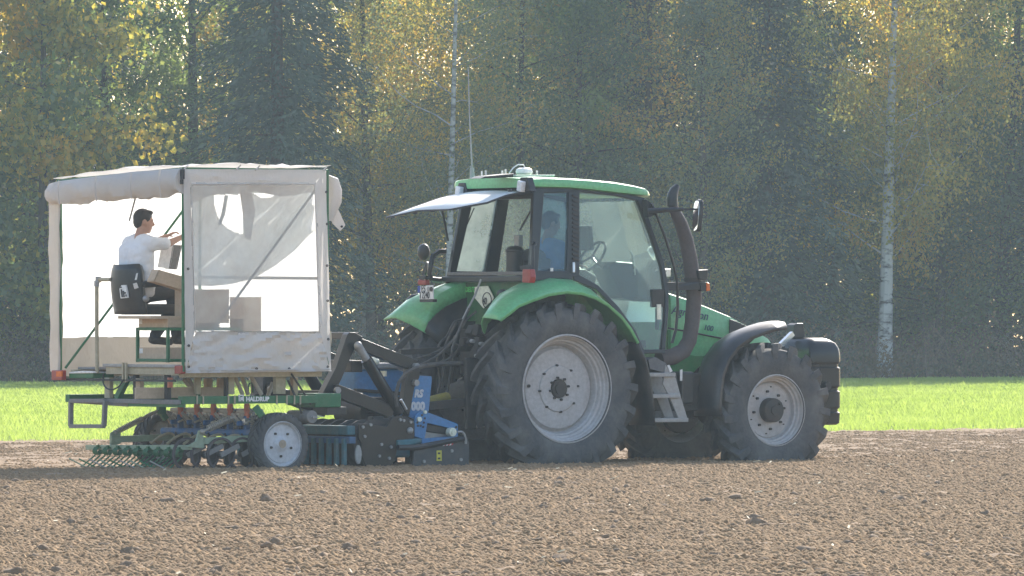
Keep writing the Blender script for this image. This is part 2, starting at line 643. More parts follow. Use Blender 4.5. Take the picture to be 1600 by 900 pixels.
# crumbs: one two-metre patch of crumbly tilth, repeated with turns over the whole field
M_CRUMB, nt, out = new_mat("soil_crumb")
p = N(nt, "ShaderNodeBsdfPrincipled", Roughness=0.95); p.inputs['Specular IOR Level'].default_value = 0.1
at_ = N(nt, "ShaderNodeAttribute", attribute_name="tint")
f2, _ = noise_fac(nt, 40.0, 0.3, 0.75)
c1 = mixcol(nt, at_.outputs['Fac'], (0.175, 0.106, 0.056), (0.40, 0.275, 0.155))
c2 = mixcol(nt, f2, c1, (0.28, 0.185, 0.103))
nt.links.new(c2, p.inputs['Base Color']); nt.links.new(p.outputs[0], out.inputs[0])
def crumb_patch(n, size, seed):
    r = np.random.default_rng(seed)
    bv, bf = ico(1)
    s = 0.0065 + 0.026 * r.random(n) ** 3.2
    X = (r.random(n) - .5) * size; Y = (r.random(n) - .5) * size
    sc = np.stack([s * (0.8 + 0.7 * r.random(n)), s * (0.8 + 0.7 * r.random(n)), s * (0.55 + 0.5 * r.random(n))], -1)
    V = bv[None] * (1 + 0.42 * (r.random((n, len(bv), 1)) - 0.5) * 2) * sc[:, None, :]
    a = r.random(n) * 2 * pi; ca, sa = np.cos(a)[:, None], np.sin(a)[:, None]
    V = np.stack([V[..., 0] * ca - V[..., 1] * sa + X[:, None], V[..., 0] * sa + V[..., 1] * ca + Y[:, None], V[..., 2] + (s * 0.25 + 0.004)[:, None]], -1).reshape(-1, 3)
    F = (bf[None] + (np.arange(n) * len(bv))[:, None, None]).reshape(-1, 3)
    return V, F, np.repeat(np.clip(r.random(n) * .75 + .35 * (1 - s / .04), 0, 1), len(bf))
PV, PF, PT = crumb_patch(5200, 2.0, 51)
def crumb_field(name, pts):
    npt = len(pts)
    V = np.concatenate([PV, np.array([p_[:3] for p_ in pts])])
    me = np_mesh(name, V, PF.ravel(), 3, M_CRUMB, PT)
    ns = len(PV)
    for nm, typ, vals in (("seat_pt", 'FLOAT', np.concatenate([np.zeros(ns), np.ones(npt)])), ("size", 'FLOAT', np.concatenate([np.zeros(ns), [p_[3] for p_ in pts]])), ("turn", 'FLOAT', np.concatenate([np.zeros(ns), [p_[4] for p_ in pts]]))):
        a = me.attributes.new(nm, typ, 'POINT'); a.data.foreach_set('value', vals.astype(np.float32))
    o = bpy.data.objects.new(name, me); COL.objects.link(o)
    g = bpy.data.node_groups.new(name, 'GeometryNodeTree')
    g.interface.new_socket("Geometry", in_out='INPUT', socket_type='NodeSocketGeometry'); g.interface.new_socket("Geometry", in_out='OUTPUT', socket_type='NodeSocketGeometry')
    gi = g.nodes.new('NodeGroupInput'); go_ = g.nodes.new('NodeGroupOutput'); L = g.links.new
    def attr(nm):
        n_ = g.nodes.new('GeometryNodeInputNamedAttribute'); n_.data_type = 'FLOAT'; n_.inputs[0].default_value = nm; return n_.outputs[0]
    sep = g.nodes.new('GeometryNodeSeparateGeometry'); cmp_ = g.nodes.new('FunctionNodeCompare'); cmp_.operation = 'GREATER_THAN'; cmp_.inputs[1].default_value = .5
    L(attr("seat_pt"), cmp_.inputs[0]); L(gi.outputs[0], sep.inputs[0]); L(cmp_.outputs[0], sep.inputs[1])
    m2p = g.nodes.new('GeometryNodeMeshToPoints'); L(sep.outputs[0], m2p.inputs[0])
    ip = g.nodes.new('GeometryNodeInstanceOnPoints'); L(m2p.outputs[0], ip.inputs['Points']); L(sep.outputs[1], ip.inputs['Instance'])
    cx = g.nodes.new('ShaderNodeCombineXYZ'); L(attr("turn"), cx.inputs[2])
    er = g.nodes.new('FunctionNodeEulerToRotation'); L(cx.outputs[0], er.inputs[0]); L(er.outputs[0], ip.inputs['Rotation'])
    L(attr("size"), ip.inputs['Scale']); L(ip.outputs[0], go_.inputs[0])
    md = o.modifiers.new("spread", 'NODES'); md.node_group = g
    set_tags(o, kind='stuff'); return o
r = np.random.default_rng(52)
pts = []
for yy in np.arange(42.0, 100.0, 1.4):
    w = 0.074 * yy + 7.5
    for xx in np.arange(-w, w + .1, 1.4):
        x_, y_ = xx + (r.random() - .5) * .3, yy + (r.random() - .5) * .3
        if y_ > GE_Y0 + (x_ - GE_X0) * 0.722 - .6: continue
        U = (x_ - OX) * -ST + (y_ - OY) * CT
        pts.append((x_, y_, -.002 - (.008 if U > 1.3 else 0), 1.0 if U < 1.3 else .72, r.random() * 6.28))
crumb_field("soil_crumbs", pts)

# straw bits and dry leaves on the tilth
M_STRAW = paint("straw", (0.55, 0.45, 0.28), 0.8, dust=0.2)
r = np.random.default_rng(31)
n = 380
Y = 43 * (92 / 43) ** r.random(n); X = (r.random(n) * 2 - 1) * (0.08 * Y + 1)
ok = Y < GE_Y0 + (X - GE_X0) * 0.722
X, Y = X[ok], Y[ok]; n = len(X)
L = 0.012 + 0.035 * r.random(n); a = r.random(n) * pi; w = 0.003 + 0.005 * r.random(n)
z = soil_height(X, Y) + 0.028
dx, dy = np.cos(a) * L, np.sin(a) * L; ex, ey = -np.sin(a) * w, np.cos(a) * w
tz = (r.random(n) - 0.4) * L
V = np.stack([np.stack([X - dx - ex, Y - dy - ey, z], -1), np.stack([X + dx - ex, Y + dy - ey, z + tz], -1),
              np.stack([X + dx + ex, Y + dy + ey, z + tz + w], -1), np.stack([X - dx + ex, Y - dy + ey, z + w], -1)], 1).reshape(-1, 3)
F = np.arange(n * 4)
o = bpy.data.objects.new("straw_litter", np_mesh("straw_litter", V, F, 4, M_STRAW)); COL.objects.link(o)
set_tags(o, kind='stuff')

# strip of young cereal
M_GRASS = leaf_mat("young_cereal", [(0.165, 0.245, 0.035), (0.26, 0.345, 0.055), (0.38, 0.45, 0.11)], trans=0.55, tcol_gain=1.5, rough=0.4)
M_TURF = paint("turf_soil", (0.10, 0.15, 0.03), 0.95, dust=0.35, dust_scale=1.2, spec=0.1)
gm = MB()
rows = []
for X in np.arange(-24, 24.1, 2.0):
    e = grass_edge(X)
    rows.append([(X, e + (wood_edge(X) + 2.5 - e) * t, -0.02) for t in np.linspace(0.004, 1, 12)])
gm.grid(rows, False)
o = bpy.data.objects.new("grass_ground", to_mesh("grass_ground", gm, M_TURF)); COL.objects.link(o)
set_tags(o, kind='structure')
r = np.random.default_rng(41)
n = 240000
u = r.random(n)
X = (r.random(n) * 2 - 1) * 14.0
e0 = GE_Y0 + (X - GE_X0) * 0.722
e1 = 165.0 + 0.5 * X
Y = e0 + (e1 - e0) * u ** 1.15
Y += (vnoise(X, X * 0.3, 8, 0.5) - 0.5) * 1.3 + (vnoise(X, X * 0.3, 18, 0.13) - 0.5) * 0.4
ok = np.abs(X) < 0.0735 * Y + 2.0
X, Y = X[ok], Y[ok]; n = len(X)
patch = vnoise(X, Y * 0.5, 5, 1.4)
h = (0.06 + 0.04 * r.random(n)) * (0.85 + 0.35 * patch)
edge = np.clip((Y - (GE_Y0 + (X - GE_X0) * 0.722)) / 2.0, 0.35, 1); h *= edge
h *= np.where(r.random(n) < 0.006, 1.8, 1)
a = r.random(n) * 2 * pi; w = 0.004 + 0.004 * r.random(n)
w *= np.clip((Y - 60) / 40, 0.8, 2.2)
lean = 0.5 * h; la = r.random(n) * 2 * pi
ex, ey = np.cos(a) * w, np.sin(a) * w
z0 = np.full(n, -0.02)
b0 = np.stack([X - ex, Y - ey, z0], -1); b1 = np.stack([X + ex, Y + ey, z0], -1)
mx, my = X + np.cos(la) * lean * 0.35, Y + np.sin(la) * lean * 0.35
m0 = np.stack([mx - ex * 0.8, my - ey * 0.8, z0 + h * 0.6], -1); m1 = np.stack([mx + ex * 0.8, my + ey * 0.8, z0 + h * 0.6], -1)
t0 = np.stack([X + np.cos(la) * lean - ex * 0.15, Y + np.sin(la) * lean - ey * 0.15, z0 + h], -1)
t1 = np.stack([X + np.cos(la) * lean + ex * 0.15, Y + np.sin(la) * lean + ey * 0.15, z0 + h], -1)
V = np.stack([b0, b1, m0, m1, t0, t1], 1).reshape(-1, 3)
k = np.arange(n)[:, None] * 6
F = np.concatenate([k + np.array([[0, 1, 3, 2]]), k + np.array([[2, 3, 5, 4]])], 1).ravel()
tint = np.repeat(np.clip(0.3 + 0.3 * r.random(n) + 0.35 * patch, 0, 1), 2)
o = bpy.data.objects.new("grass", np_mesh("grass", V, F, 4, M_GRASS, tint)); COL.objects.link(o)
set_tags(o, kind='stuff')
# ------------------------------------------------------------------ the wood behind the field
def bark(name, light, dark, scale, lo, hi, stretch, rough=0.9):
    m, nt, out = new_mat(name)
    p = N(nt, "ShaderNodeBsdfPrincipled", Roughness=rough)
    p.inputs['Specular IOR Level'].default_value = 0.15
    f, raw = noise_fac(nt, scale, lo, hi, detail=6, stretch=stretch)
    c = mixcol(nt, f, dark, light)
    nt.links.new(c, p.inputs['Base Color'])
    b = N(nt, "ShaderNodeBump", Strength=0.7, Distance=0.03)
    nt.links.new(raw, b.inputs['Height']); nt.links.new(b.outputs[0], p.inputs['Normal'])
    nt.links.new(p.outputs[0], out.inputs[0])
    return m
M_BIRCH = bark("birch_bark", (0.56, 0.54, 0.50), (0.06, 0.05, 0.045), 2.2, 0.36, 0.50, (1.3, 1.3, 3.2))
M_BIRCH_G = bark("birch_bark_grey", (0.50, 0.47, 0.43), (0.09, 0.08, 0.07), 2.2, 0.34, 0.52, (1.3, 1.3, 3.2))
M_BARK = bark("dark_bark", (0.16, 0.12, 0.09), (0.05, 0.04, 0.03), 7.0, 0.3, 0.7, (1, 1, 0.25))
M_TWIG = bark("dry_twigs", (0.30, 0.21, 0.15), (0.14, 0.09, 0.065), 5.0, 0.3, 0.7, (1, 1, 1))
M_LF_BIRCH = leaf_mat("birch_leaves", [(0.17, 0.19, 0.05), (0.35, 0.32, 0.06), (0.60, 0.46, 0.06), (0.66, 0.39, 0.05)], trans=0.62, tcol_gain=1.5)  # leaf and needle ramps: dark ends raised to paint in hazy shade
M_LF_BROWN = leaf_mat("turning_leaves", [(0.095, 0.130, 0.065), (0.15, 0.18, 0.065), (0.27, 0.25, 0.05), (0.50, 0.30, 0.05)], trans=0.6, tcol_gain=1.7)
M_LF_MAPLE = leaf_mat("maple_leaves", [(0.10, 0.155, 0.055), (0.17, 0.225, 0.055), (0.45, 0.38, 0.05), (0.72, 0.47, 0.05)], trans=0.62, tcol_gain=1.5)
M_LF_GREEN = leaf_mat("green_leaves", [(0.085, 0.135, 0.050), (0.135, 0.195, 0.055), (0.24, 0.29, 0.05)], trans=0.6, tcol_gain=1.7)
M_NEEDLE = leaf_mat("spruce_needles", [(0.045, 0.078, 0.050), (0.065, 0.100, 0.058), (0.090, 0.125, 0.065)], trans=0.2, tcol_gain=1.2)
M_LF_BUSH = leaf_mat("brush_leaves", [(0.06, 0.07, 0.03), (0.11, 0.10, 0.04), (0.19, 0.13, 0.05), (0.24, 0.14, 0.05)], trans=0.45, tcol_gain=1.4)

def leaf_quads(P, size, aspect, r, hang=0.0, axis=None):
    """diamond leaves at points P"""
    n = len(P)
    if axis is None:
        d = r.normal(size=(n, 3)); d[:, 2] -= hang * 1.6
    else:
        d = axis + 0.35 * r.normal(size=(n, 3))
    d /= np.linalg.norm(d, axis=1, keepdims=True) + 1e-9
    e = np.cross(d, r.normal(size=(n, 3))); e /= np.linalg.norm(e, axis=1, keepdims=True) + 1e-9
    s = size * (0.65 + 0.7 * r.random(n))[:, None]
    L = d * s; Wd = e * s * aspect
    V = np.stack([P - L * 0.5, P - Wd * 0.5 + L * 0.06, P + L * 0.5, P + Wd * 0.5 + L * 0.06], 1)
    return V.reshape(-1, 3)

def limb_path(p, d, L, r, bend=0.18, up=0.0, n=6):
    pts = [p.copy()]; d = d / np.linalg.norm(d)
    for i in range(n):
        d = d + bend * r.normal(size=3) * 0.5 + np.array([0, 0, up / n])
        d /= np.linalg.norm(d)
        pts.append(pts[-1] + d * L / n)
    return pts

def broadleaf(name, H, zc, R, nleaf, leaf, seed, mat, barkmat, rad=0.16, hang=0.3, lean=(0, 0), shape=1.0, aspect=0.6, clump=0.30, nlimb=26, up=0.5, tintpow=1.0, lowtint=0.0, thick=.36, back=0.0):
    """returns (trunk mesh, crown mesh); H height, zc lowest foliage, R crown radius"""
    r = np.random.default_rng(seed)
    mb = MB()
    pts = []
    for i in range(11):
        t = i / 10
        pts.append(np.array([lean[0] * t + 0.05 * H * 0.1 * sin(3 * t + seed), lean[1] * t + 0.05 * H * 0.1 * cos(2.3 * t + seed), H * 0.97 * t]))
    rr = [rad * (1.25 if i == 0 else 1) * (1 - 0.9 * (i / 10) ** 1.1) + 0.008 for i in range(11)]
    mb.tube(pts, rr, 10)
    def trunk_at(z):
        t = min(max(z / (H * 0.97), 0), 1) * 10; i = min(int(t), 9)
        return pts[i] + (pts[i + 1] - pts[i]) * (t - i)
    anchors = []
    limb_of = []
    for k in range(nlimb):
        z = zc + (H - zc) * (k + 0.5 * r.random()) / nlimb * 0.97
        rel = (z - zc) / (H - zc)
        prof = (sin(pi * min(1, (rel * 0.82 + 0.18))) ** 0.7) * shape + (1 - rel) * (1 - shape)
        L = R * (0.65 + 0.5 * r.random()) * max(0.25, prof)
        a = k * 2.4 + r.random() * 0.9
        d = np.array([cos(a), sin(a) + back, up * (0.4 + 0.8 * r.random())])
        p0 = trunk_at(max(0.6, z - 0.35 * L * up))
        path = limb_path(p0, d, L, r, 0.22, up=0.15)
        r0 = max(0.012, rad * thick * (1 - rel * 0.7) * (L / R))
        mb.tube(path, [r0 * (1 - 0.85 * i / (len(path) - 1)) for i in range(len(path))], 5)
        for i in range(2, len(path)):
            anchors.append((path[i], 0.7 + 0.3 * i / len(path)))
            for _ in range(2):
                d2 = r.normal(size=3); d2[2] *= 0.5
                tw = limb_path(path[i], d2, L * 0.32 * (0.6 + 0.6 * r.random()), r, 0.3, up=-0.15 * hang * 2, n=3)
                mb.tube(tw, [r0 * 0.28, r0 * 0.2, r0 * 0.14, r0 * 0.08], 4, caps=False)
                anchors += [(tw[1], 0.8), (tw[2], 1), (tw[3], 1.2)]
        limb_of += [k] * (len(anchors) - len(limb_of))
    A = np.array([a[0] for a in anchors]); wts = np.array([a[1] for a in anchors])
    # clumps of different fullness leave gaps
    wts = wts * (0.06 + r.random(len(wts)) ** 3.0)
    idx = r.choice(len(A), nleaf, p=wts / wts.sum())
    P = A[idx] + r.normal(size=(nleaf, 3)) * clump * (0.6 + 0.6 * r.random((nleaf, 1)))
    P[:, 2] -= hang * 0.5 * r.random(nleaf) ** 2
    ok = P[:, 2] > max(0.15, zc - 1.2)
    P, idx = P[ok], idx[ok]
    V = leaf_quads(P, leaf, aspect, r, hang)
    ct = .6 * r.random(nlimb)[np.array(limb_of)] + .4 * r.random(len(A))
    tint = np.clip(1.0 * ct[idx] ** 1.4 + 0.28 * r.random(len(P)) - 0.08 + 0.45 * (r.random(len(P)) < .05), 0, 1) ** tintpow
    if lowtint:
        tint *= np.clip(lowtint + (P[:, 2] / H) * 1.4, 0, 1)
    crown = np_mesh(name + "_crown", V, np.arange(len(V)), 4, mat, tint)
    return to_mesh(name + "_trunk", mb, barkmat, weld=0), crown

def spruce(name, H, z0, R, nspray, seed, rad=0.2):
    r = np.random.default_rng(seed)
    mb = MB()
    mb.tube([(0, 0, 0), (0.02, 0, H * 0.3), (0, 0.02, H * 0.65), (0, 0, H)], [rad * 1.2, rad * 0.8, rad * 0.5, 0.01], 9)
    P, D, S = [], [], []
    nb = 260
    for k in range(nb):
        rel = ((k + r.random()) / nb)
        z = z0 + (H - z0) * rel
        L = R * (1 - rel) ** 0.6 * (0.45 + 0.65 * r.random()) + 0.2
        a = k * 2.399 + r.random() * 0.4
        d = np.array([cos(a), sin(a), 0.05 + 0.35 * rel])
        path = [np.array([0, 0, z])]
        for i in range(6):
            d = d + np.array([0, 0, -0.10 + 0.05 * (i > 3)])
            path.append(path[-1] + d / np.linalg.norm(d) * L / 6)
        if k % 2 == 0:
            mb.tube(path[:5], [0.028, 0.022, 0.016, 0.012, 0.006], 4, caps=False)
        m = int(nspray / nb * (0.35 + 1.1 * L / R)) + 3
        t = r.random(m) ** 0.75 * 5.98
        i = t.astype(int)
        pa = np.array(path)
        base = pa[i] + (pa[i + 1] - pa[i]) * (t - i)[:, None]
        side = np.array([-sin(a), cos(a), 0])
        off = r.normal(size=m) * 0.15 * L * (1 - t / 7)
        P.append(base + side * off[:, None] + r.normal(size=(m, 3)) * np.array([.10, .10, .16]))
        dd = np.tile(np.array([cos(a), sin(a), -0.55]), (m, 1)) + side * np.sign(off)[:, None] * 0.7
        D.append(dd); S.append(np.full(m, 1.0))
    P = np.concatenate(P); D = np.concatenate(D)
    D /= np.linalg.norm(D, axis=1, keepdims=True)
    V = leaf_quads(P, 0.21, 0.30, r, axis=D)
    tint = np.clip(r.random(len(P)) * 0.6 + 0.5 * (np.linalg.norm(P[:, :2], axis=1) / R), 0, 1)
    crown = np_mesh(name + "_crown", V, np.arange(len(V)), 4, M_NEEDLE, tint)
    return to_mesh(name + "_trunk", mb, M_BARK, weld=0), crown

KIND = {
    'birch': broadleaf("birch", 13, 3.4, 3.8, 38000, 0.100, 3, M_LF_BIRCH, M_BIRCH, 0.175, 0.85, (0.45, 0.0), 0.8, 0.62, 0.30, 34, 0.7, 0.85, thick=.17, back=.12),
    'slim_birch': broadleaf("slim_birch", 13, 2.6, 2.9, 24000, 0.08, 5, M_LF_BROWN, M_BIRCH_G, 0.085, 0.6, (0.15, 0.1), 0.75, 0.62, 0.40, 30, 0.7, thick=.3, back=.75),
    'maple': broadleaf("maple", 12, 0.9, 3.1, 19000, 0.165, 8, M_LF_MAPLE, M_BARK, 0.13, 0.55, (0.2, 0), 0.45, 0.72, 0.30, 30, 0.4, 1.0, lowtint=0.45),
    'green': broadleaf("green", 12, 0.8, 2.9, 23000, 0.115, 12, M_LF_GREEN, M_BARK, 0.15, 0.3, (0.6, 0.2), 0.5, 0.55, 0.24, 32, 0.45),
    'brown': broadleaf("brown", 12, 1.9, 2.9, 21000, 0.100, 17, M_LF_BROWN, M_BARK, 0.14, 0.3, (-0.3, 0.2), 0.5, 0.55, 0.25, 32, 0.45),
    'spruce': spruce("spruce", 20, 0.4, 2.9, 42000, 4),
}

def tree(kind, px, Y, name, label, scale=1.0, rot=0.0, squash=1.0, dx=0.0):
    o = bpy.data.objects.new(name, None); COL.objects.link(o)
    o.location = (at(px, Y) + dx, Y, -0.05)
    o.rotation_euler = (0, 0, rot); o.scale = (scale * squash, scale * squash, scale)
    set_tags(o, label, "tree", "trees along the wood edge")
    tr, cr = KIND[kind]
    for nm, me in (("trunk", tr), ("crown", cr)):
        c = bpy.data.objects.new(nm, me); COL.objects.link(c); c.parent = o
    return o

FRONT = [
    ('maple', 60, 164.5, "maple_tree", "broad maple with large golden leaves at the left end of the wood", 1.0, 0.3, 1.0),
    ('green', 185, 168.0, "broadleaf_tree", "green broadleaf tree with dark leaning trunk next to the golden maple", 1.05, 2.1, 1.0),
    ('green', 300, 172.0, "broadleaf_tree", "yellow-green broadleaf tree above the roof of the canvas shelter", 1.1, 4.4, 1.1),
    ('spruce', 432, 166.5, "spruce_tree", "wide dark spruce standing straight behind the canvas shelter", 0.98, 0.0, 1.0),
    ('brown', 585, 169.5, "broadleaf_tree", "brownish thin-leaved tree between the wide spruce and the slim birch", 1.0, 1.0, 1.0),
    ('slim_birch', 702, 166.5, "birch_tree", "slim pale birch rising behind the tractor roof aerial", 1.0, 0.0, 1.0),
    ('brown', 800, 171.5, "broadleaf_tree", "russet-leaved tree behind the white roof receiver of the tractor", 1.0, 3.3, 1.0),
    ('green', 905, 171.0, "broadleaf_tree", "dull green tree directly behind the tractor cab and its driver", 0.95, 1.2, 0.95),
    ('brown', 1010, 173.0, "broadleaf_tree", "sparse dull-leaved tree behind the bonnet and exhaust", 1.05, 5.2, 1.0),
    ('brown', 1095, 171.0, "broadleaf_tree", "olive speckled tree just beyond the exhaust pipe and mirror", 0.92, 2.5, 1.0),
    ('spruce', 1195, 174.0, "spruce_tree", "tall dark spruce on the left of the large white birch", 1.05, 3.9, 1.0),
    ('birch', 1381, 174.0, "birch_tree", "large white-barked birch with yellow crown beyond the front weight", 1.0, 0.0, 1.0),
    ('green', 1300, 178.0, "broadleaf_tree", "green understorey tree half hidden by the large birch crown", 0.9, 0.9, 1.1),
    ('brown', 1465, 177.5, "broadleaf_tree", "brown tree with dark trunk close on the right of the large birch", 1.0, 2.6, 1.0),
    ('green', 1555, 178.0, "broadleaf_tree", "green and yellow tree at the right end of the wood", 1.05, 5.5, 1.1),
    ('birch', 1570, 184.0, "birch_tree", "second yellow birch set back at the right end of the wood", 1.0, 2.0, 1.0),
]
SRC = {}
for k, px, Y, nm, lb, sc_, ro, sq in FRONT:
    t = tree(k, px, Y, nm, lb, sc_, ro, sq)
    if k not in SRC:
        SRC[k] = t

# the rest of the wood reads as one mass: instances of the same trees behind and beside the edge
def wood_mass(name, kind, pts):
    tr, cr = [c for c in SRC[kind].children]
    me = bpy.data.meshes.new(name)
    me.from_pydata([p[:3] for p in pts], [], [])
    a = me.attributes.new('size', 'FLOAT', 'POINT'); a.data.foreach_set('value', [p[3] for p in pts])
    a = me.attributes.new('turn', 'FLOAT_VECTOR', 'POINT'); a.data.foreach_set('vector', [v for p in pts for v in (0, 0, p[4])])
    o = bpy.data.objects.new(name, me); COL.objects.link(o)
    g = bpy.data.node_groups.new(name, 'GeometryNodeTree')
    g.interface.new_socket("Geometry", in_out='INPUT', socket_type='NodeSocketGeometry')
    g.interface.new_socket("Geometry", in_out='OUTPUT', socket_type='NodeSocketGeometry')
    gi = g.nodes.new('NodeGroupInput'); gout = g.nodes.new('NodeGroupOutput')
    jn = g.nodes.new('GeometryNodeJoinGeometry')
    for src in (tr, cr):
        oi = g.nodes.new('GeometryNodeObjectInfo'); oi.inputs['Object'].default_value = src
        oi.inputs['As Instance'].default_value = True
        ip = g.nodes.new('GeometryNodeInstanceOnPoints')
        s = g.nodes.new('GeometryNodeInputNamedAttribute'); s.data_type = 'FLOAT'; s.inputs[0].default_value = 'size'
        t = g.nodes.new('GeometryNodeInputNamedAttribute'); t.data_type = 'FLOAT_VECTOR'; t.inputs[0].default_value = 'turn'
        er = g.nodes.new('FunctionNodeEulerToRotation')
        L = g.links.new
        L(gi.outputs[0], ip.inputs['Points']); L(oi.outputs['Geometry'], ip.inputs['Instance'])
        L(t.outputs[0], er.inputs[0]); L(er.outputs[0], ip.inputs['Rotation']); L(s.outputs[0], ip.inputs['Scale'])
        L(ip.outputs[0], jn.inputs[0])
    g.links.new(jn.outputs[0], gout.inputs[0])
    md = o.modifiers.new("wood", 'NODES'); md.node_group = g
    set_tags(o, kind='stuff')
    return o
r = np.random.default_rng(77)
bins = {k: [] for k in KIND}
rows = [(9, 3.8), (14, 4.0), (20, 4.2), (27, 4.6), (35, 5.0)]
for ri, (off, step) in enumerate(rows):
    x = -30.0 + r.random() * step
    while x < 30:
        Y = wood_edge(x) + off + (r.random() - 0.5) * 2.6 + 4
        inframe = abs(x) < 0.0725 * Y
        k = r.choice(['spruce', 'brown', 'green', 'slim_birch', 'birch', 'maple'], p=[0.10, 0.30, 0.28, 0.12, 0.14, 0.06])
        bins[str(k)].append((x, Y, -0.05, 0.85 + 0.3 * r.random(), r.random() * 6.28))
        x += step * (0.75 + 0.5 * r.random())
for side in (-1, 1):
    for i in range(9):
        x = side * (14.5 + 3.2 * (i % 5)); Y = wood_edge(x) + 2.0 + 4.0 * (i // 5) + r.random() * 2
        k = ['green', 'brown', 'spruce'][i % 3]
        bins[k].append((x, Y, -0.05, 0.9 + 0.2 * r.random(), r.random() * 6.28))
NAMES = dict(birch="birch_wood", slim_birch="slim_birch_wood", maple="maple_wood", green="green_wood", brown="brown_wood", spruce="spruce_wood")
for k, pts in bins.items():
    if pts:
        wood_mass(NAMES[k], k, pts)

# brush and dead twigs along the foot of the wood, with an added leaf backdrop behind
r = np.random.default_rng(88)
n = 30000
X = (r.random(n) * 2 - 1) * 17
Y = 165 + 0.5 * X + 0.6 + r.random(n) ** 1.3 * 6.5
hmax = 0.25 + 1.9 * vnoise(X, Y, 61, 0.9) ** 1.5 * np.clip((Y - 165 - 0.5 * X) / 3, 0.35, 1.2)
z = hmax * r.random(n) ** 0.8
P = np.stack([X, Y, z], -1)
V = leaf_quads(P, 0.10, 0.55, r, 0.1)
tint = np.clip(vnoise(X, Y, 62, 0.8) * 0.8 + 0.4 * r.random(n) - 0.1, 0, 1)
X2 = (r.random(26000) * 2 - 1) * 20; Y2 = 165 + 0.5 * X2 + 9 + r.random(26000) * 8
Z2 = (0.4 + 3.4 * vnoise(X2, Y2, 63, 1.3) ** 1.6) * r.random(26000)
V2 = leaf_quads(np.stack([X2, Y2, Z2], -1), 0.15, 0.6, r, 0.1)
X3 = (r.random(26000) * 2 - 1) * 26; Y3 = 165 + 0.5 * X3 + 37 + r.random(26000) * 9  # tall leaf backdrop added deep in the wood to close bright sky gaps
Z3 = 6.5 * r.random(26000)
V3 = leaf_quads(np.stack([X3, Y3, Z3], -1), 0.34, 0.6, r, 0.1)
V = np.concatenate([V, V2, V3]); tint = np.concatenate([tint, np.clip(vnoise(X2, Y2, 64, 1.0) * .6, 0, 1), .5 * r.random(26000)])
o = bpy.data.objects.new("undergrowth", np_mesh("undergrowth", V, np.arange(len(V)), 4, M_LF_BUSH, tint)); COL.objects.link(o)
set_tags(o, kind='stuff')
mb = MB()
for i in range(1700):
    x = (random.random() * 2 - 1) * 15; y = wood_edge(x) + 0.9 + random.random() * 5
    L = 0.6 + random.random() * 1.5; a = random.random() * 6.28; u = random.random() * 1.2
    p = Vector((x, y, 0)); d = Vector((cos(a) * 0.6, sin(a) * 0.6, 0.4 + u)).normalized()
    m = p + d * L * 0.55; e = m + (d + Vector((cos(a) * .4, sin(a) * .4, -0.3))).normalized() * L * 0.45
    mb.tube([p, m, e], [0.012, 0.008, 0.004], 3, caps=False)
o = bpy.data.objects.new("dead_twigs", to_mesh("dead_twigs", mb, M_TWIG, weld=0)); COL.objects.link(o)
set_tags(o, kind='stuff')

# ------------------------------------------------------------------ hazy air
hz = MB()
hz.span((-150, -25, -1.2), (150, 320, 24))
hm, hnt, hout = new_mat("haze")
pv = N(hnt, "ShaderNodeVolumePrincipled", Density=0.00037, Anisotropy=0.3)
pv.inputs['Color'].default_value = (0.66, 0.85, 1.0, 1)
hnt.links.new(pv.outputs[0], hout.inputs['Volume'])
ho = bpy.data.objects.new("haze", to_mesh("haze", hz, hm)); COL.objects.link(ho)
set_tags(ho, kind='stuff')
# ------------------------------------------------------------------ paints of the machines
M_GREEN = paint("light_green_paint", (0.155, 0.50, 0.205), 0.30, dust=0.34, dust_scale=2.2, coat=0.3)
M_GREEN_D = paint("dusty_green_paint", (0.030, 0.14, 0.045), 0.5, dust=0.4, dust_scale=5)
M_TYRE = paint("tyre_rubber", (0.082, 0.083, 0.085), 0.85, dust=0.7, dust_scale=3.0, dust_col=(0.20, 0.19, 0.175), bump=0.35, spec=0.3)
M_RIM = paint("rim_grey", (0.47, 0.455, 0.45), 0.55, dust=0.3, dust_scale=5)
M_BLACK = paint("black_plastic", (0.018, 0.019, 0.021), 0.38, dust=0.14, dust_scale=4)
M_FENDER = paint("fender_plastic", (0.030, 0.032, 0.036), 0.34, dust=0.14, dust_scale=3)
M_BLACK_S = paint("black_frame_paint", (0.011, 0.012, 0.014), 0.28, dust=0.04, dust_scale=5)
M_DARK = paint("oily_cast_iron", (0.035, 0.032, 0.030), 0.6, dust=0.45, dust_scale=7, dust_col=(0.12, 0.09, 0.065))
M_STEEL = paint("grey_steel", (0.34, 0.34, 0.34), 0.45, metal=0.3, dust=0.3, dust_scale=6)
M_BRIGHT = paint("bright_steel", (0.70, 0.70, 0.70), 0.25, metal=0.9, dust=0.1)
M_RUST = paint("rusty_exhaust", (0.085, 0.072, 0.070), 0.75, dust=0.4, dust_scale=9, dust_col=(0.12, 0.085, 0.07))
M_HOSE = paint("hose_rubber", (0.06, 0.058, 0.055), 0.6, dust=0.4, dust_scale=12)
M_WHITE = paint("white_plastic", (0.80, 0.79, 0.77), 0.4, dust=0.1)
M_PALE = paint("pale_plate", (0.86, 0.86, 0.70), 0.5, dust=0.06)
M_RED = paint("red_lens", (0.34, 0.03, 0.025), 0.3, dust=0.3)
M_ORANGE = paint("orange_lens", (0.75, 0.16, 0.02), 0.2, dust=0.1)
M_LAMP = paint("lamp_glass", (0.75, 0.75, 0.76), 0.15, dust=0.1)
M_YELLOW = paint("faded_yellow_plastic", (0.40, 0.33, 0.06), 0.55, dust=0.5, dust_scale=8)
M_INK = paint("black_lettering", (0.02, 0.02, 0.025), 0.5, dust=0.05)
M_BLUE_INK = paint("blue_lettering", (0.04, 0.07, 0.13), 0.5, dust=0.05)
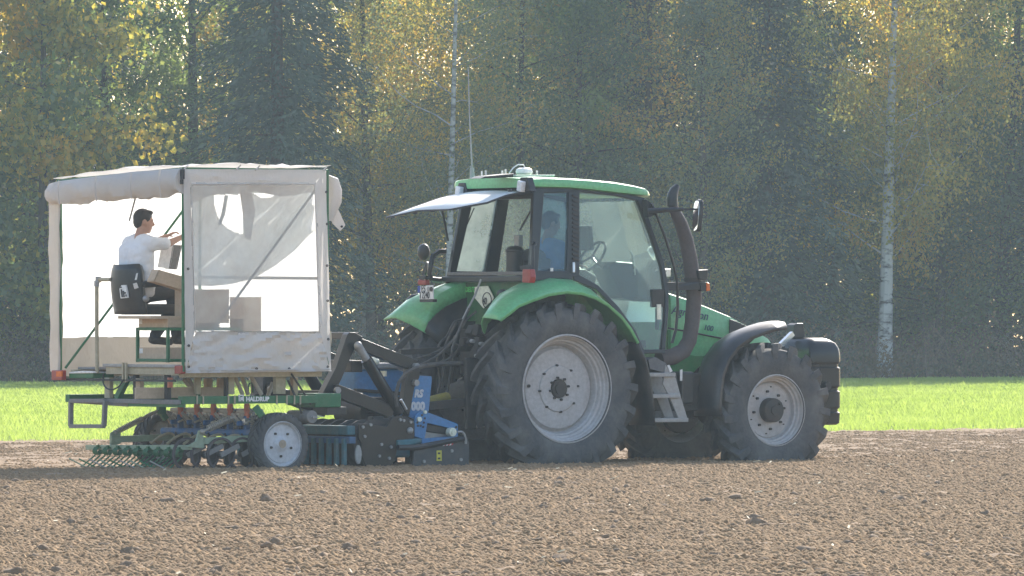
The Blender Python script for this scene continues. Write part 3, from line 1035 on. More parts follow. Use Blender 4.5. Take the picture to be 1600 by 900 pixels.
M_BLUE_SEAL = paint("blue_band", (0.02, 0.06, 0.35), 0.4, dust=0.1)
M_GLINK = paint("green_lettering", (0.12, 0.62, 0.14), 0.5, dust=0.1)
M_SEAT = paint("seat_cloth", (0.045, 0.05, 0.055), 0.85, dust=0.1)
M_GLASS = glass_mat("cab_glass", tint=(0.84, 0.94, 0.90), dust=0.17)
M_GLASS_T = glass_mat("tinted_quarter_glass", tint=(0.62, 0.78, 0.84), dust=0.13, dust_col=(0.45, 0.58, 0.64))
M_GLASS_H = glass_mat('hazy_quarter_glass', tint=(0.84, 0.92, 0.90), dust=0.40, dust_col=(0.70, 0.76, 0.73))
M_GLASS_D = sheet("dusty_glare_glass", (0.95, 0.92, 0.86), trans=0.12, see=0.03, rough=0.3, dirt=0.12, dirt_col=(0.6, 0.55, 0.48), gloss=0.05, wrinkle=0.0)  # dusty glass; near-opaque white also puts the sky glare into its colour
M_MIRROR = paint("mirror_glass", (0.8, 0.8, 0.82), 0.04, metal=1.0, dust=0.02)

def raw(name, mb, mat, parent, bevel=0.0):
    o = bpy.data.objects.new(name, to_mesh(name, mb, mat)); COL.objects.link(o); o.parent = parent
    if bevel:
        b = o.modifiers.new("bevel", 'BEVEL'); b.width = bevel; b.segments = 2; b.limit_method = 'ANGLE'; b.angle_limit = radians(40)
    return o

def tyre_mb(R, Rb, wd, lug_h, nlug, sink, seed=0, lw=0.055):
    """agricultural tyre; outer face at y=0, inner at y=wd, centre at the origin"""
    c = R - lug_h
    d = c - Rb
    prof = [(Rb, wd * .08), (Rb + d * .18, wd * .01), (Rb + d * .48, -wd * .035), (Rb + d * .78, -wd * .01), (Rb + d * .93, wd * .05),
            (c - .004, wd * .16), (c, wd * .5), (c - .004, wd * .84), (Rb + d * .93, wd * .95), (Rb + d * .78, wd * 1.01), (Rb + d * .48, wd * 1.035),
            (Rb + d * .18, wd * .99), (Rb, wd * .92)]
    mb = MB()
    mb.lathe(prof, 1, n=72)
    ang = (wd * 0.5) / R * 1.05
    for side in (0, 1):
        for i in range(nlug):
            a0 = 2 * pi * (i + 0.5 * side) / nlug
            # stations from the centre line to below the shoulder: (fraction across, drop, height, half width)
            st = [(0.46, 0.0, R, 0.8), (0.30, 0.3, R, 0.95), (0.14, 0.66, R - .004, 1.1), (0.0, 1.0, R - .012, 1.3), (-0.035, 1.06, R - lug_h * 1.5, 1.35), (-0.03, 1.08, Rb + d * .62, 1.2)]
            rows = []
            for j, (w, t, rt, hw) in enumerate(st):
                y = wd * w if side == 0 else wd * (1 - w)
                a = a0 + ang * t
                da = lw * hw / R * 0.5
                yb = y if j < 3 else (y + (0.05 * wd if side == 0 else -0.05 * wd))
                rb = rt - lug_h * 1.3 if j < 4 else rt - 0.03
                rows.append([(rb * cos(a - da * 1.25), yb, rb * sin(a - da * 1.25)), (rt * cos(a - da), y, rt * sin(a - da)),
                             (rt * cos(a + da), y, rt * sin(a + da)), (rb * cos(a + da * 1.25), yb, rb * sin(a + da * 1.25))])
            mb.grid(rows, False)
            mb.add(rows[0], [(0, 1, 2, 3)]); mb.add(rows[-1], [(3, 2, 1, 0)])
    out = []
    for x, y, z in mb.v:
        if z < -sink:
            k = (-sink - z)
            z = -sink - 0.12 * k
            y += (0.25 * k) * (-1 if y < wd * .5 else 1) * min(1, abs(y / wd - .5) * 2)
        out.append((x, y, z))
    mb.v = out
    return mb

def bolts(lst, n, rad, y, r, h, a0=0.0):
    return lst + [((rad * cos(a0 + 2 * pi * k / n), y, rad * sin(a0 + 2 * pi * k / n)), r, h) for k in range(n)]

tractor = thing("tractor", "light green four-wheel tractor with open rear window and black exhaust pipe", "tractor", (1.3, 1.05, 0))
TC = 1.05                                   # middle of the tractor across
def far(p): return Vector((p[0], 2 * TC - p[1], p[2]))
def both(pts): return [far(p) for p in pts]

# ---- wheels
RAX, FAXX, FAX = 0.80, 2.72, 0.555
def place_wheels(kind, c, tyre, rim, hub, nut):
    near = empty_part(kind, tractor, (c[0], 0, c[2]))
    raw("tyre", tyre, M_TYRE, near); raw("rim", rim, M_RIM, near); raw("hub", hub, M_DARK, near)
    src = None
    for c_, r_, h_ in nut:
        if src is None:
            src = o_ = raw("wheel_nut", MB().cyl((0, 0, 0), 1, 1, 1, 6, False), M_DARK, near)
        else:
            o_ = again(src, near)
        o_.location = c_; o_.scale = (r_, h_, r_)
    fr = empty_part(kind, tractor, (c[0], 2 * TC, c[2]))
    for ch in list(near.children):
        again(ch, fr)
    fr.scale = (1, -1, 1)
    fr.rotation_euler = (0, 0.13, 0)
rim = MB().lathe([(0.552, .012), (0.568, .016), (0.568, .034), (0.538, .044), (0.530, .080), (0.520, .088), (0.512, .118), (0.492, .124), (0.482, .158), (0.470, .164),
                  (0.458, .20), (0.446, .235), (0.430, .225), (0.415, .19), (0.36, .178), (0.245, .182), (0.235, .168), (0.105, .168), (0.10, .18)], 1, n=64)
rim.lathe([(0.446, .235), (0.47, .30), (0.50, .36), (0.53, .42), (0.555, .47)], 1, n=64)
hub = MB().cyl((0, .175, 0), .094, .05, 1, 24); hub.cyl((0, .148, 0), .06, .02, 1, 20)
nut = bolts([], 8, .116, .16, .014, .03, .2)
nut = bolts(nut, 8, .243, .17, .013, .03, .1)
nut.append(((-.38, .172, .03), .018, .02))
place_wheels("rear_wheel", (0, 0, RAX), tyre_mb(0.908, 0.548, 0.50, 0.064, 22, 0.815, lw=0.06), rim, hub, nut)
rim = MB().lathe([(0.370, .012), (0.382, .016), (0.382, .032), (0.357, .038), (0.353, .065), (0.360, .072), (0.336, .078), (0.332, .112), (0.314, .118), (0.308, .17), (0.295, .18), (0.285, .165), (0.14, .16), (0.13, .15)], 1, n=56)
rim.lathe([(0.308, .17), (0.32, .25), (0.345, .32), (0.375, .37)], 1, n=56)
hub = MB().lathe([(0.001, .035), (0.05, .033), (0.055, .045), (0.118, .05), (0.128, .06), (0.13, .165)], 1, n=28)
nut = bolts([], 8, .20, .152, .015, .03, .1); nut = bolts(nut, 6, .25, .16, .008, .02, .4)
nut.append(((.06, .03, .07), .018, .02))
place_wheels("front_wheel", (FAXX, 0, FAX), tyre_mb(0.718, 0.366, 0.40, 0.062, 19, 0.575, lw=0.06), rim, hub, nut)

# ---- chassis
mb = MB()
mb.span((-0.35, 0.72, 0.55), (0.75, 1.38, 1.20)); mb.span((0.7, 0.78, 0.50), (2.1, 1.32, 1.05)); mb.span((2.0, 0.80, 0.55), (3.45, 1.30, 1.0))
mb.cyl((0, TC, RAX), 0.19, 1.35, 1, 20); mb.cyl((FAXX, TC, FAX), 0.10, 1.5, 1, 16); mb.cyl((FAXX, TC, FAX), 0.17, 0.4, 1, 16); mb.cyl((FAXX, 1.74, FAX), 0.27, 0.06, 1, 24)  # last wide disc added to darken the inside of the far front wheel
mb.span((1.2, 0.30, 0.55), (2.15, 0.75, 0.95)); mb.span((1.2, 1.35, 0.55), (2.15, 1.80, 0.95))
part("chassis", mb, M_DARK, tractor, 0.02)
mb = MB().span((1.62, 0.22, 0.62), (1.80, 0.45, 0.97))
part("fuel_tank", mb, M_BLACK, tractor, 0.03)

# ---- rear fenders with mudguard skirt
FEN = [(141, 1.135, 1.17, 0.94), (135, 1.10, 1.17, 1.0), (127, 1.08, 1.165, 1.07), (118, 1.04, 1.14, 1.11), (105, 1.018, 1.125, 1.12), (92, 1.012, 1.14, 1.13),
       (80, 1.01, 1.145, 1.13), (70, 1.01, 1.12, 1.12), (60, 1.01, 1.07, 1.10), (48, 1.01, 1.03, 1.06), (38, 1.01, 1.02, 1.03), (28, 1.01, 1.015, 1.02)]
def fender_rows(flip):
    rows = []
    for ph, ro, rt, ri in FEN:
        a = radians(ph); row = []
        for r_, y in ((ro - .025, -.012), (ro, -.015), (ro * .62 + rt * .38, .05), (ro * .25 + rt * .75, .13), (rt, .24), ((rt + ri) / 2 + .015, .38), (ri, .49), (ri - .02, .502), (min(ri - .03, .95), .506)):
            row.append((r_ * cos(a), (2 * TC - y) if flip else y, RAX + r_ * sin(a)))
        rows.append(row)
    return rows
for fl in (False, True):
    fd = part("rear_fender", MB().grid(fender_rows(fl)), M_GREEN, tractor, solid=0.018)
    yi = 2 * TC - .53 if fl else .53
    inner = [(min(RI, .97) * cos(radians(ph)), yi, RAX + min(RI, .97) * sin(radians(ph))) for ph, _, _, RI in FEN] + [(.45 * cos(radians(ph)), yi, RAX + .45 * sin(radians(ph))) for ph, *_ in reversed(FEN)]
    k_ = len(FEN)
    part("fender_inner_wall", MB().grid([[inner[i], inner[2 * k_ - 1 - i]] for i in range(k_)]), M_BLACK, fd, solid=.012)
    mb = MB(); rows = []
    for x, z in ((.886, 1.29), (.985, 1.10), (1.045, .90), (1.085, .65), (1.10, .41)):
        rows.append([(x, (2 * TC - y) if fl else y, z) for y in (-.01, .2, .43)])
    part("mudguard_skirt", mb.grid(rows), M_BLACK, tractor, solid=0.02)

# ---- cab
def ycab(z): return 0.27 + 0.13 * (z - 1.95)
def qc(k, x, y):
    p = q(k, x, y, 0.3)
    for _ in range(3):
        p = q(k, x, y, ycab(p.z))
    return p
def qcs(k, pts): return [qc(k, x, y) for x, y in pts]
pill = {
    'front_pillar': [(528, 188), (552, 180), (602, 330), (654, 480), (676, 600), (676, 700), (660, 888), (640, 890), (655, 760), (660, 640), (640, 500), (588, 345)],
    'door_pillar': [(206, 140), (258, 140), (258, 540), (225, 548), (195, 548), (204, 300)],
    'rear_pillar': [(42, 145), (92, 150), (62, 520), (28, 562)],
    'cab_top_rail': [(42, 128), (250, 122), (430, 146), (566, 178), (552, 196), (430, 168), (250, 150), (42, 156)],
    'cab_sill_rail': [(28, 548), (62, 518), (198, 520), (225, 545), (225, 566), (170, 554), (60, 566), (28, 578)],
    'door_bottom_rail': [(225, 545), (258, 538), (346, 588), (441, 688), (521, 798), (561, 888), (662, 888), (660, 908), (545, 908), (500, 802), (424, 702), (334, 606), (235, 566)],
}
for nm, pts in pill.items():
    p = qcs('E', pts)
    part(nm, MB().poly(p, (0, .055, 0)), M_BLACK_S, tractor, 0.008)
    part(nm, MB().poly(both(p), (0, -.055, 0)), M_BLACK_S, tractor, 0.008)
quarter = qcs('E', [(90, 148), (206, 148), (200, 520), (60, 520)])
door = qcs('E', [(256, 148), (430, 167), (532, 195), (590, 345), (642, 500), (662, 640), (657, 760), (642, 890), (560, 890), (520, 800), (440, 690), (345, 590), (256, 540)])
off = Vector((0, .022, 0))
part("quarter_window", MB().poly([p + off for p in quarter], (0, .006, 0)), M_GLASS_T, tractor)
part("quarter_window", MB().poly([p - off for p in both(quarter)], (0, -.006, 0)), M_GLASS_H, tractor)
d_near = part("door_glass", MB().poly([p + off for p in door], (0, .006, 0)), M_GLASS, tractor)
part("door_glass", MB().poly([p - off for p in both(door)], (0, -.006, 0)), M_GLASS, tractor)
# ribbed air slots on the door pillar, door handle, small square sticker
mb = MB()
for i in range(15):
    p = qc('E', 236, 172 + i * 21)
    mb.box(p + Vector((0, -.006, 0)), (0.085, 0.014, 0.022), Matrix.Rotation(0.25, 3, 'Y'))
part("air_slots", mb, M_DARK, tractor)
a, b = qc('E', 222, 480), qc('E', 222, 528)
part("door_handle", MB().beam(a + Vector((0, -.02, 0)), b + Vector((0, -.02, 0)), .03, .03), M_BRIGHT, tractor, .005)
p = qc('E', 125, 514)
part("sticker", MB().box(p + Vector((0, -.004, 0)), (.035, .006, .035)), M_WHITE, tractor)
p = qc('E', 635, 648)
lock = MB().box(p + Vector((-.02, .03, 0)), (.16, .05, .19)); lock.beam(p + Vector((-.02, .03, -.1)), p + Vector((-.02, .03, -.33)), .03, .04)
part("door_lock", lock, M_BLACK, tractor, .01)
part("lock_plate", MB().box(qc('E', 633, 712) + Vector((0, .02, 0)), (.05, .02, .16)), M_PALE, tractor)
# windscreen bulging forward
rows = []
nA = qcs('E', [(548, 190), (598, 335), (650, 490), (672, 620), (664, 760)])
for p in nA:
    f = far(p); rows.append([Vector((p.x + .17 * sin(pi * t) ** .8, p.y + (f.y - p.y) * t, p.z)) for t in np.linspace(0, 1, 13)])
part("windscreen", MB().grid(rows), M_GLASS, tractor)
# rear frame: sill beam, header, panel below
pb, pt = qc('E', 32, 556), qc('E', 60, 150)
mb = MB().beam(pb + Vector((-.01, -.03, .0)), far(pb) + Vector((-.01, .03, .0)), .07, .06)
part("rear_sill_beam", mb, M_BLACK, tractor, .01)
mb = MB().beam(pb + Vector((.02, .05, .055)), far(pb) + Vector((.02, -.05, .055)), .10, .04)
part("rear_shelf", mb, paint("dusty_shelf", (0.20, 0.19, 0.18), 0.8, dust=0.4), tractor, .01)
mb = MB().beam(pt + Vector((.02, .04, -.02)), far(pt) + Vector((.02, -.04, -.02)), .06, .10)
part("rear_header", mb, M_BLACK_S, tractor, .01)
xr_panel = pb.x + .08
mb = MB().span((xr_panel, .5, 1.30), (xr_panel + .05, 1.6, pb.z - .03))
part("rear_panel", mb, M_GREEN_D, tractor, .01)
cab_floor = MB().span((pb.x + .15, .34, 1.22), (1.25, 1.76, 1.30)); cab_floor.span((pb.x + .12, .36, 1.3), (pb.x + .5, 1.74, 1.78))
part("cab_floor", cab_floor, M_BLACK, tractor, .01)

# ---- roof
def prof_at(xs_, zs_, x): return float(np.interp(x, xs_, zs_))
bt = [Q(*p, .33) for p in ((829, 291), (850, 291.5), (903, 293), (980, 302), (1024, 306.5))]
tp = [Q(*p, .33) for p in ((829, 279), (850, 277), (920, 280), (970, 285), (1010, 293), (1024, 300.5))]
x0, x1 = bt[0].x, bt[-1].x
rows = []
stx = [x0 - .02, x0, x0 + .04, x0 + .2, x0 + .5, x0 + .8, x0 + 1.1, x1 - .25, x1 - .1, x1 - .03, x1]
for i, x in enumerate(stx):
    zb = prof_at([p.x for p in bt], [p.z for p in bt], x); zt = prof_at([p.x for p in tp], [p.z for p in tp], x)
    e = min(1.0, (x - stx[0]) / .06, (x1 - x) / .16)
    ins = .10 * (1 - max(0.0, e)) ** 2
    yl = .33 + ins; h = zt - zb
    half = [(yl + .06, zb - .01), (yl + .005, zb), (yl, zb + h * .45), (yl + .015, zb + h * .85), (yl + .06, zt), (yl + .25, zt + .012), (TC, zt + .03)]
    rows.append([Vector((x, y, z)) for y, z in half] + [Vector((x, 2 * TC - y, z)) for y, z in reversed(half[:-1])])
mb = MB().grid(rows, True, True)
mb.add(rows[0], [tuple(range(len(rows[0])))]); mb.add(rows[-1], [tuple(reversed(range(len(rows[-1]))))])
part("roof", mb, M_GREEN, tractor)
roof_z = prof_at([p.x for p in tp], [p.z for p in tp], x0 + .4)
# lining under the roof
part("roof_lining", MB().span((x0 + .05, .40, bt[0].z - .06), (x1 - .25, 1.70, bt[0].z - .012)), M_BLACK, tractor, .02)
# rear work lights on black blocks that stand for the dark of cut-outs
for cx, cy, s in ((929, 305, 1), (155, 375, 1)):
    p = qx('M', cx, cy, x0 - .045)
    tr = [(-.125, -.075), (-.06, .075), (.06, .075), (.125, -.075)]
    part("work_light_dark_block", MB().poly([(x0 - .03, p.y - a_, p.z + b_) for a_, b_ in tr], (.08, 0, 0)), M_BLACK, tractor, .008)
    Rm = Matrix.Rotation(0.18, 3, 'X')
    part("work_light", MB().box((x0 - .06, p.y, p.z - .02), (.06, .085, .115), Rm), M_LAMP, tractor, .012)
# roof hatch, receiver, sockets, cable
h0, h1 = Q(752, 277, .75), Q(803, 272, .75)
mb = MB().poly([Q(751, 279, .62), Q(760, 275, .62), Q(803, 271, .62), Q(803, 277, .62)], (0, .22, 0))
part("roof_hatch", mb, M_BLACK, tractor, .01)
mb = MB().poly([Q(806, 273, .7), Q(868, 273, .7), Q(866, 276, .7), Q(806, 276, .7)], (0, .12, 0))
part("roof_plate", mb, M_PALE, tractor, .004)
c = Q(819, 268, .95)
mb = MB().lathe([(.001, .042), (.05, .04), (.08, .025), (.090, 0), (.088, -.02), (.07, -.035), (.05, -.04), (.001, -.04)], 2, c, 24)
part("roof_receiver", mb, M_WHITE, tractor)
mb = MB().tube([Q(798, 275, .9), Q(796, 270, .9), Q(802, 262, .9), Q(810, 257, .9), Q(818, 257.5, .93), Q(821, 263, .95)], .007, 6)
part("receiver_cable", mb, M_WHITE, tractor)
for px, py in ((785, 270), (790, 268), (839, 270), (753, 271), (759, 270)):
    part("roof_socket", MB().cyl(Q(px, py, .9), .012, .05, 2, 6), M_BRIGHT, tractor)

mb = MB().tube([Q(738, 280, 1.55), Q(737.5, 262, 1.55)], [.03, .022], 8)
p0 = Q(737.5, 262, 1.55); p1 = Q(731.5, 105, 1.55)
mb.tube([p0, p0.lerp(p1, .5) + Vector((-.008, 0, 0)), p1], [.011, .0075, .005], 5)
part("aerial", mb, M_STEEL, tractor)

# ---- rear window swung up and open
nr = [Q(*p, .42) for p in ((840, 302), (808, 302), (790, 306), (761, 317), (703, 327.5))]
fr_ = [Q(*p, 1.66) for p in ((734, 303), (708, 305), (685, 311), (645, 325), (604, 340))]
rows = [[a_.lerp(b_, t) + Vector((0, 0, .03 * sin(pi * t))) for t in np.linspace(0, 1, 9)] for a_, b_ in zip(nr, fr_)]
rear_win = part("rear_window", MB().grid(rows), M_GLASS_D, tractor, solid=.012)
mb = MB().tube(nr, .012, 6); mb.tube(fr_, .012, 6); mb.tube([nr[-1], rows[-1][4], fr_[-1]], .010, 6)
part("window_seal", mb, M_BLACK, rear_win)
mb = MB()
for t in (.35, .62):
    p = nr[-1].lerp(fr_[-1], t); mb.cyl(p + Vector((.06, 0, .02)), .025, .03, 2, 8)
mb.cyl(nr[1] + Vector((-.07, .03, .03)), .025, .03, 2, 8)
part("window_hinge_knob", mb, M_BLACK, rear_win)
mb = MB().tube([Q(691, 329, 1.60), Q(700, 376, 1.72)], .012, 6); mb.tube([Q(829, 330, .5), Q(812, 360, .62)], .010, 6)
mb.tube([Q(741, 325, 1.70), Q(707, 404, 1.76), Q(704, 400, 1.76)], .007, 5)
part("gas_strut", mb, M_BLACK, tractor)

# ---- inside the cab
DX = Q(861, 347, 1.06).x - .285
mb = MB().span((.10 + DX, .86, 1.58), (.52 + DX, 1.30, 1.74)); mb.span((-.02 + DX, .82, 1.72), (.12 + DX, 1.30, 2.16)); mb.span((.15 + DX, .92, 1.28), (.5 + DX, 1.22, 1.58))
mb.ball((.05 + DX, 1.06, 2.17), (.09, .22, .10))
part("driver_seat", mb, M_SEAT, tractor, .04)
sw_c = Q(925, 401, TC)
Rs = Matrix.Rotation(-0.95, 3, 'Y')
ring = [sw_c + Rs @ Vector((.19 * cos(a_), .19 * sin(a_), 0)) for a_ in np.linspace(0, 2 * pi, 25)]
mb = MB().tube(ring, .015, 6, caps=False); mb.tube([sw_c, sw_c + Rs @ Vector((0, 0, -.45))], .03, 8)
for a_ in (0, 2.1, 4.2): mb.tube([sw_c, sw_c + Rs @ Vector((.19 * cos(a_), .19 * sin(a_), 0))], .012, 5)
part("steering_wheel", mb, M_BLACK, tractor)
mb = MB().poly([Q(952, 418, .9), Q(962, 408, .9), Q(990, 410, .9), Q(1000, 424, .9), Q(1000, 470, .9), Q(975, 466, .9)], (0, .35, 0))
part("dashboard", mb, M_BLACK, tractor, .03)
mb = MB().poly([Q(845, 420, .52), Q(915, 420, .52), Q(935, 432, .52), Q(930, 445, .52), Q(850, 445, .52)], (0, .18, 0))
part("side_console", mb, M_BLACK, tractor, .03)
mb = MB().tube([Q(984, 392, .9), Q(988, 398, .9), Q(992, 430, .9)], .012, 6)
mb.span(Q(1000, 432, 1.0), Q(1022, 420, 1.3))
part("instrument_rail", mb, M_BRIGHT, tractor, .004)
p = Q(915, 372, 1.15)
part("monitor", MB().box(p, (.05, .22, .26), Matrix.Rotation(-.1, 3, 'Y')), M_BLACK, tractor, .01)
p = Q(804, 400, .95)
part("tool_holder", MB().cyl(p + Vector((0, 0, -.06)), .09, .22, 2, 16).ball(p + Vector((0, 0, .06)), (.1, .1, .05)), M_BLACK, tractor)
part("holder_box", MB().box(p + Vector((.05, .0, .16)), (.06, .09, .12)), M_STEEL, tractor, .01)

# ---- bonnet
sp = [q('H', x, y, .72) for x, y in ((160, 146), (240, 172), (300, 196), (410, 241), (490, 285), (560, 325), (600, 362))]
rows = []
for i, p in enumerate(sp):
    zb = 1.02 if i < 5 else .95
    w = .0 if i < 5 else (.02 if i == 5 else .08)
    zt = p.z
    half = [(.66 + w, zb), (.645 + w, (zb + zt) / 2), (.65 + w, zt - .09), (.675 + w, zt - .02), (.74 + w, zt), (TC, zt + .015)]
    rows.append([Vector((p.x, y, z)) for y, z in half] + [Vector((p.x, 2 * TC - y, z)) for y, z in reversed(half[:-1])])
mb = MB().grid(rows)
mb.add(rows[-1], [tuple(range(len(rows[-1])))]); mb.add(rows[0], [tuple(reversed(range(len(rows[0]))))])
bonnet = part("bonnet", mb, M_GREEN, tractor)
seam = [q('H', x, y, .636) for x, y in ((165, 290), (230, 301), (290, 313), (380, 331), (430, 341))]
part("bonnet_seam", MB().tube(seam, .009, 5), M_BLACK, bonnet)
g = qs('H', [(414, 254), (440, 262), (492, 287), (520, 300), (520, 318), (450, 330), (412, 318)], .628)
part("side_grille", MB().poly(g, (0, .02, 0)), M_BLACK, bonnet, .004)
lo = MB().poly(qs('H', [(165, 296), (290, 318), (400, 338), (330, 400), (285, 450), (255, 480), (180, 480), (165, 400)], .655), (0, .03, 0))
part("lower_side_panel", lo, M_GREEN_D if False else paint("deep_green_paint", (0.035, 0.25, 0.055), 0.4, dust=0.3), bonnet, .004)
xd = (q('H', 290, 252, .64) - q('H', 170, 230, .64)).normalized()
a = q('H', 176, 232, .632)
letters("model_lettering", "Agrotron", .135, a, xd, bonnet, M_BLUE_INK, shear=.35, extrude=.003, squeeze=.95)
a = q('H', 306, 296, .632)
letters("model_lettering", "100", .085, a, xd, bonnet, M_BLUE_INK, shear=.3, extrude=.003, squeeze=1.0)

# ---- exhaust
ex = [(1030, 562, .085), (1052, 557, .088), (1068, 548, .085), (1077, 532, .08), (1081.5, 505, .08), (1084.5, 467, .083), (1082.5, 437, .083), (1078, 405, .08), (1072, 375, .077), (1064, 350, .070), (1056, 333, .058), (1051, 322, .05)]
mb = MB().tube([Q(a_, b_, .30) for a_, b_, _ in ex], [c_ for *_, c_ in ex], 18)
exh = part("exhaust_pipe", mb, M_RUST, tractor)
tip = [(1051, 322, .062), (1050, 312, .062), (1051, 304, .058), (1054, 297, .048), (1058.5, 290, .028)]
mb = MB().tube([Q(a_, b_, .30) for a_, b_, _ in tip], [c_ for *_, c_ in tip], 14)
part("exhaust_outlet", mb, M_BLACK, exh)
mb = MB().lathe([(.092, -.02), (.095, 0), (.092, .02)], 2, Q(1082, 437, .30), 18)
part("pipe_clamp", mb, M_DARK, exh)
# grab rail beside the windscreen, mirror arm, mirror, front light bracket
rail = [Q(a_, b_, .24) for a_, b_ in ((1018, 318), (1026, 336), (1040, 373), (1052, 412), (1058, 440), (1059, 480), (1056, 515), (1050, 536))]
part("grab_rail", MB().tube(rail, .016, 8), M_BLACK_S, tractor)
mb = MB().poly([Q(1010, 312, .26), Q(1022, 320, .26), (Q(1024, 335, .26)), Q(1013, 340, .26)], (0, .08, 0))
mb.tube([Q(1013, 330, .22), Q(1042, 328, .10), Q(1068, 327, .0)], [.035, .026, .020], 10); mb.tube([Q(1068, 327, 0), Q(1097, 327, -.06)], .012, 6)
part("mirror_arm", mb, M_BLACK, tractor)
mc = Q(1087.5, 337, -.03)
sh = []
for a_ in np.linspace(0, 2 * pi, 17)[:-1]:
    sx = np.sign(cos(a_)) * abs(cos(a_)) ** .5; sz = np.sign(sin(a_)) * abs(sin(a_)) ** .5
    sh.append((sx * .105, sz * .175))
Rm = Matrix.Rotation(0.10, 3, 'Y') @ Matrix.Rotation(radians(-18), 3, 'Z')
mir = part("mirror", MB().poly([mc + Rm @ Vector((0, y_, z_)) for y_, z_ in sh], Rm @ Vector((.045, 0, 0))), M_BLACK, tractor, .012)
part("mirror_glass", MB().poly([mc + Rm @ Vector((-.004, y_ * .86, z_ * .9)) for y_, z_ in sh], Rm @ Vector((.004, 0, 0))), M_MIRROR, mir)
mb = MB().poly([Q(1042, 441, .26), Q(1073, 441, .22), Q(1094, 441, .18), Q(1094, 453, .18), Q(1042, 454, .26)], (0, .03, 0))
part("light_bracket", mb, M_BLACK, tractor, .004)
mb = MB().poly([Q(1091, 422, .18), Q(1107, 421, .18), Q(1106, 436, .18), Q(1102, 439, .18), Q(1093, 437, .18)], (0, .15, 0))
part("front_work_light", mb, M_BLACK, tractor, .012)
mb = MB().poly([Q(1095, 441, .16), Q(1104, 441, .16), Q(1104, 455, .16), Q(1096, 455, .16)], (0, .1, 0))
part("indicator_housing", mb, M_BLACK, tractor, .006)
mb = MB().poly([Q(1104.3, 441, .15), Q(1109, 442, .15), Q(1110, 454, .15), Q(1104.3, 455, .15)], (0, .1, 0))
part("indicator_lens", mb, M_ORANGE, tractor, .006)

# ---- steps
treads = [((1014, 585.8), (1056, 585.8)), ((1020, 619), (1063.5, 619)), ((1022, 656.7), (1076, 656.7))]
for (a_, b_) in treads:
    p0, p1 = Q(*a_, .02), Q(*b_, .02)
    part("step_tread", MB().span((p0.x, .02, p0.z - .022), (p1.x, .30, p0.z + .022)), M_STEEL, tractor, .006)
st = [Q(a_, b_, .05) for a_, b_ in ((1040, 570), (1049, 583), (1056, 590), (1064, 620), (1075, 656), (1061, 656), (1047, 622), (1036, 600))]
mb = MB().poly(st, (0, .02, 0)); mb.poly([p + Vector((0, .24, 0)) for p in st], (0, .02, 0))
part("step_side", mb, M_STEEL, tractor, .004)
mb = MB().span(Q(1022, 612, .31), Q(1060, 590, .33)); mb.span(Q(1024, 652, .31), Q(1062, 626, .33))
mb.poly([Q(1013, 562, .06), Q(1024, 558, .06), Q(1040, 567, .06), Q(1050, 580, .06), Q(1036, 582, .06), Q(1016, 576, .06)], (0, .22, 0))
part("step_back", mb, paint("step_dark_grey", (0.12, 0.12, 0.125), .6, dust=.3), tractor)
part("step_reflector", MB().poly([Q(1043, 571, .04), Q(1046, 570, .04), Q(1051, 580, .04), Q(1047, 582, .04)], (0, .01, 0)), M_WHITE, tractor)
part("side_reflector", MB().poly([Q(1063, 578, .14), Q(1066.5, 577, .14), Q(1066, 595, .14), Q(1063, 595, .14)], (0, .01, 0)), M_WHITE, tractor)

# ---- front fenders
for fl in (False, True):
    rows = []
    for ph, r0 in ((184, .775), (176, .775), (165, .79), (152, .825), (140, .852), (128, .860), (115, .855), (102, .850), (92, .868), (82, .895)):
        a_ = radians(ph); row = []
        for r_, y in ((r0 - .03, -.005), (r0, -.004), (r0 + .04, .05), (r0 + .055, .16), (r0 + .055, .28), (r0 + .03, .38), (r0, .43), (r0 - .03, .43)):
            row.append((FAXX + r_ * cos(a_), 2 * TC - y if fl else y, FAX + r_ * sin(a_)))
        rows.append(row)
    part("front_fender", MB().grid(rows), M_FENDER, tractor, solid=.016)
part("fender_stay", MB().beam((FAXX - .1, .2, 1.40), (FAXX - .1, .7, 1.1), .05, .04), M_DARK, tractor)

# ---- rear lamps, plate, slow-vehicle board
mb = MB().poly([qx('D', x, y, -.62) for x, y in ((782, 625), (823, 625), (828, 668), (822, 700), (780, 698))], (.07, 0, 0))
part("tail_lamp", mb, M_RED, tractor, .01)
mb = MB().tube([q('D', 818, 640, .12), q('D', 838, 620, .12), q('D', 840, 500, .14), q('D', 850, 488, .2)], .022, 8); mb.beam(q('D', 770, 618, .2), q('D', 836, 612, .12), .04, .04)
part("lamp_bracket", mb, M_BLACK, tractor)
mb = MB().poly([qx('D', x, y, -.72) for x, y in ((216, 682), (258, 682), (258, 711), (216, 711))], (.06, 0, 0))
part("tail_lamp", mb, M_RED, tractor, .01)
mb = MB().poly([qx('D', x, y, -.72) for x, y in ((222, 660), (258, 660), (258, 681), (222, 681))], (.06, 0, 0))
part("lamp_cap", mb, M_BLACK, tractor, .004)
part("lamp_bracket", MB().beam(q('D', 250, 660, 2.0), q('D', 275, 590, 1.92), .03, .05), M_BLACK, tractor, .004)
c = q('D', 249, 532, 1.98)
part("rear_view_mirror", MB().ball(c, (.06, .085, .09)), M_BLACK, tractor)
loop = [q('D', x, y, 1.86) for x, y in ((366, 528), (330, 530), (300, 552), (286, 600), (280, 650), (290, 678), (330, 684), (362, 682))]
part("side_handrail", MB().tube(loop, .028, 8), M_BLACK_S, tractor)
pl = [qx('D', x, y, -.78) for x, y in ((226, 716), (299, 712), (301, 787), (226, 788))]
plate = part("number_plate", MB().poly(pl, (.012, 0, 0)), M_WHITE, tractor, .003)
part("plate_band", MB().poly([qx('D', x, y, -.783) for x, y in ((216, 716), (231, 716), (228, 752), (216, 752))], (.008, 0, 0)), M_BLUE_SEAL, plate)
Yd = Vector((0, -1, 0))
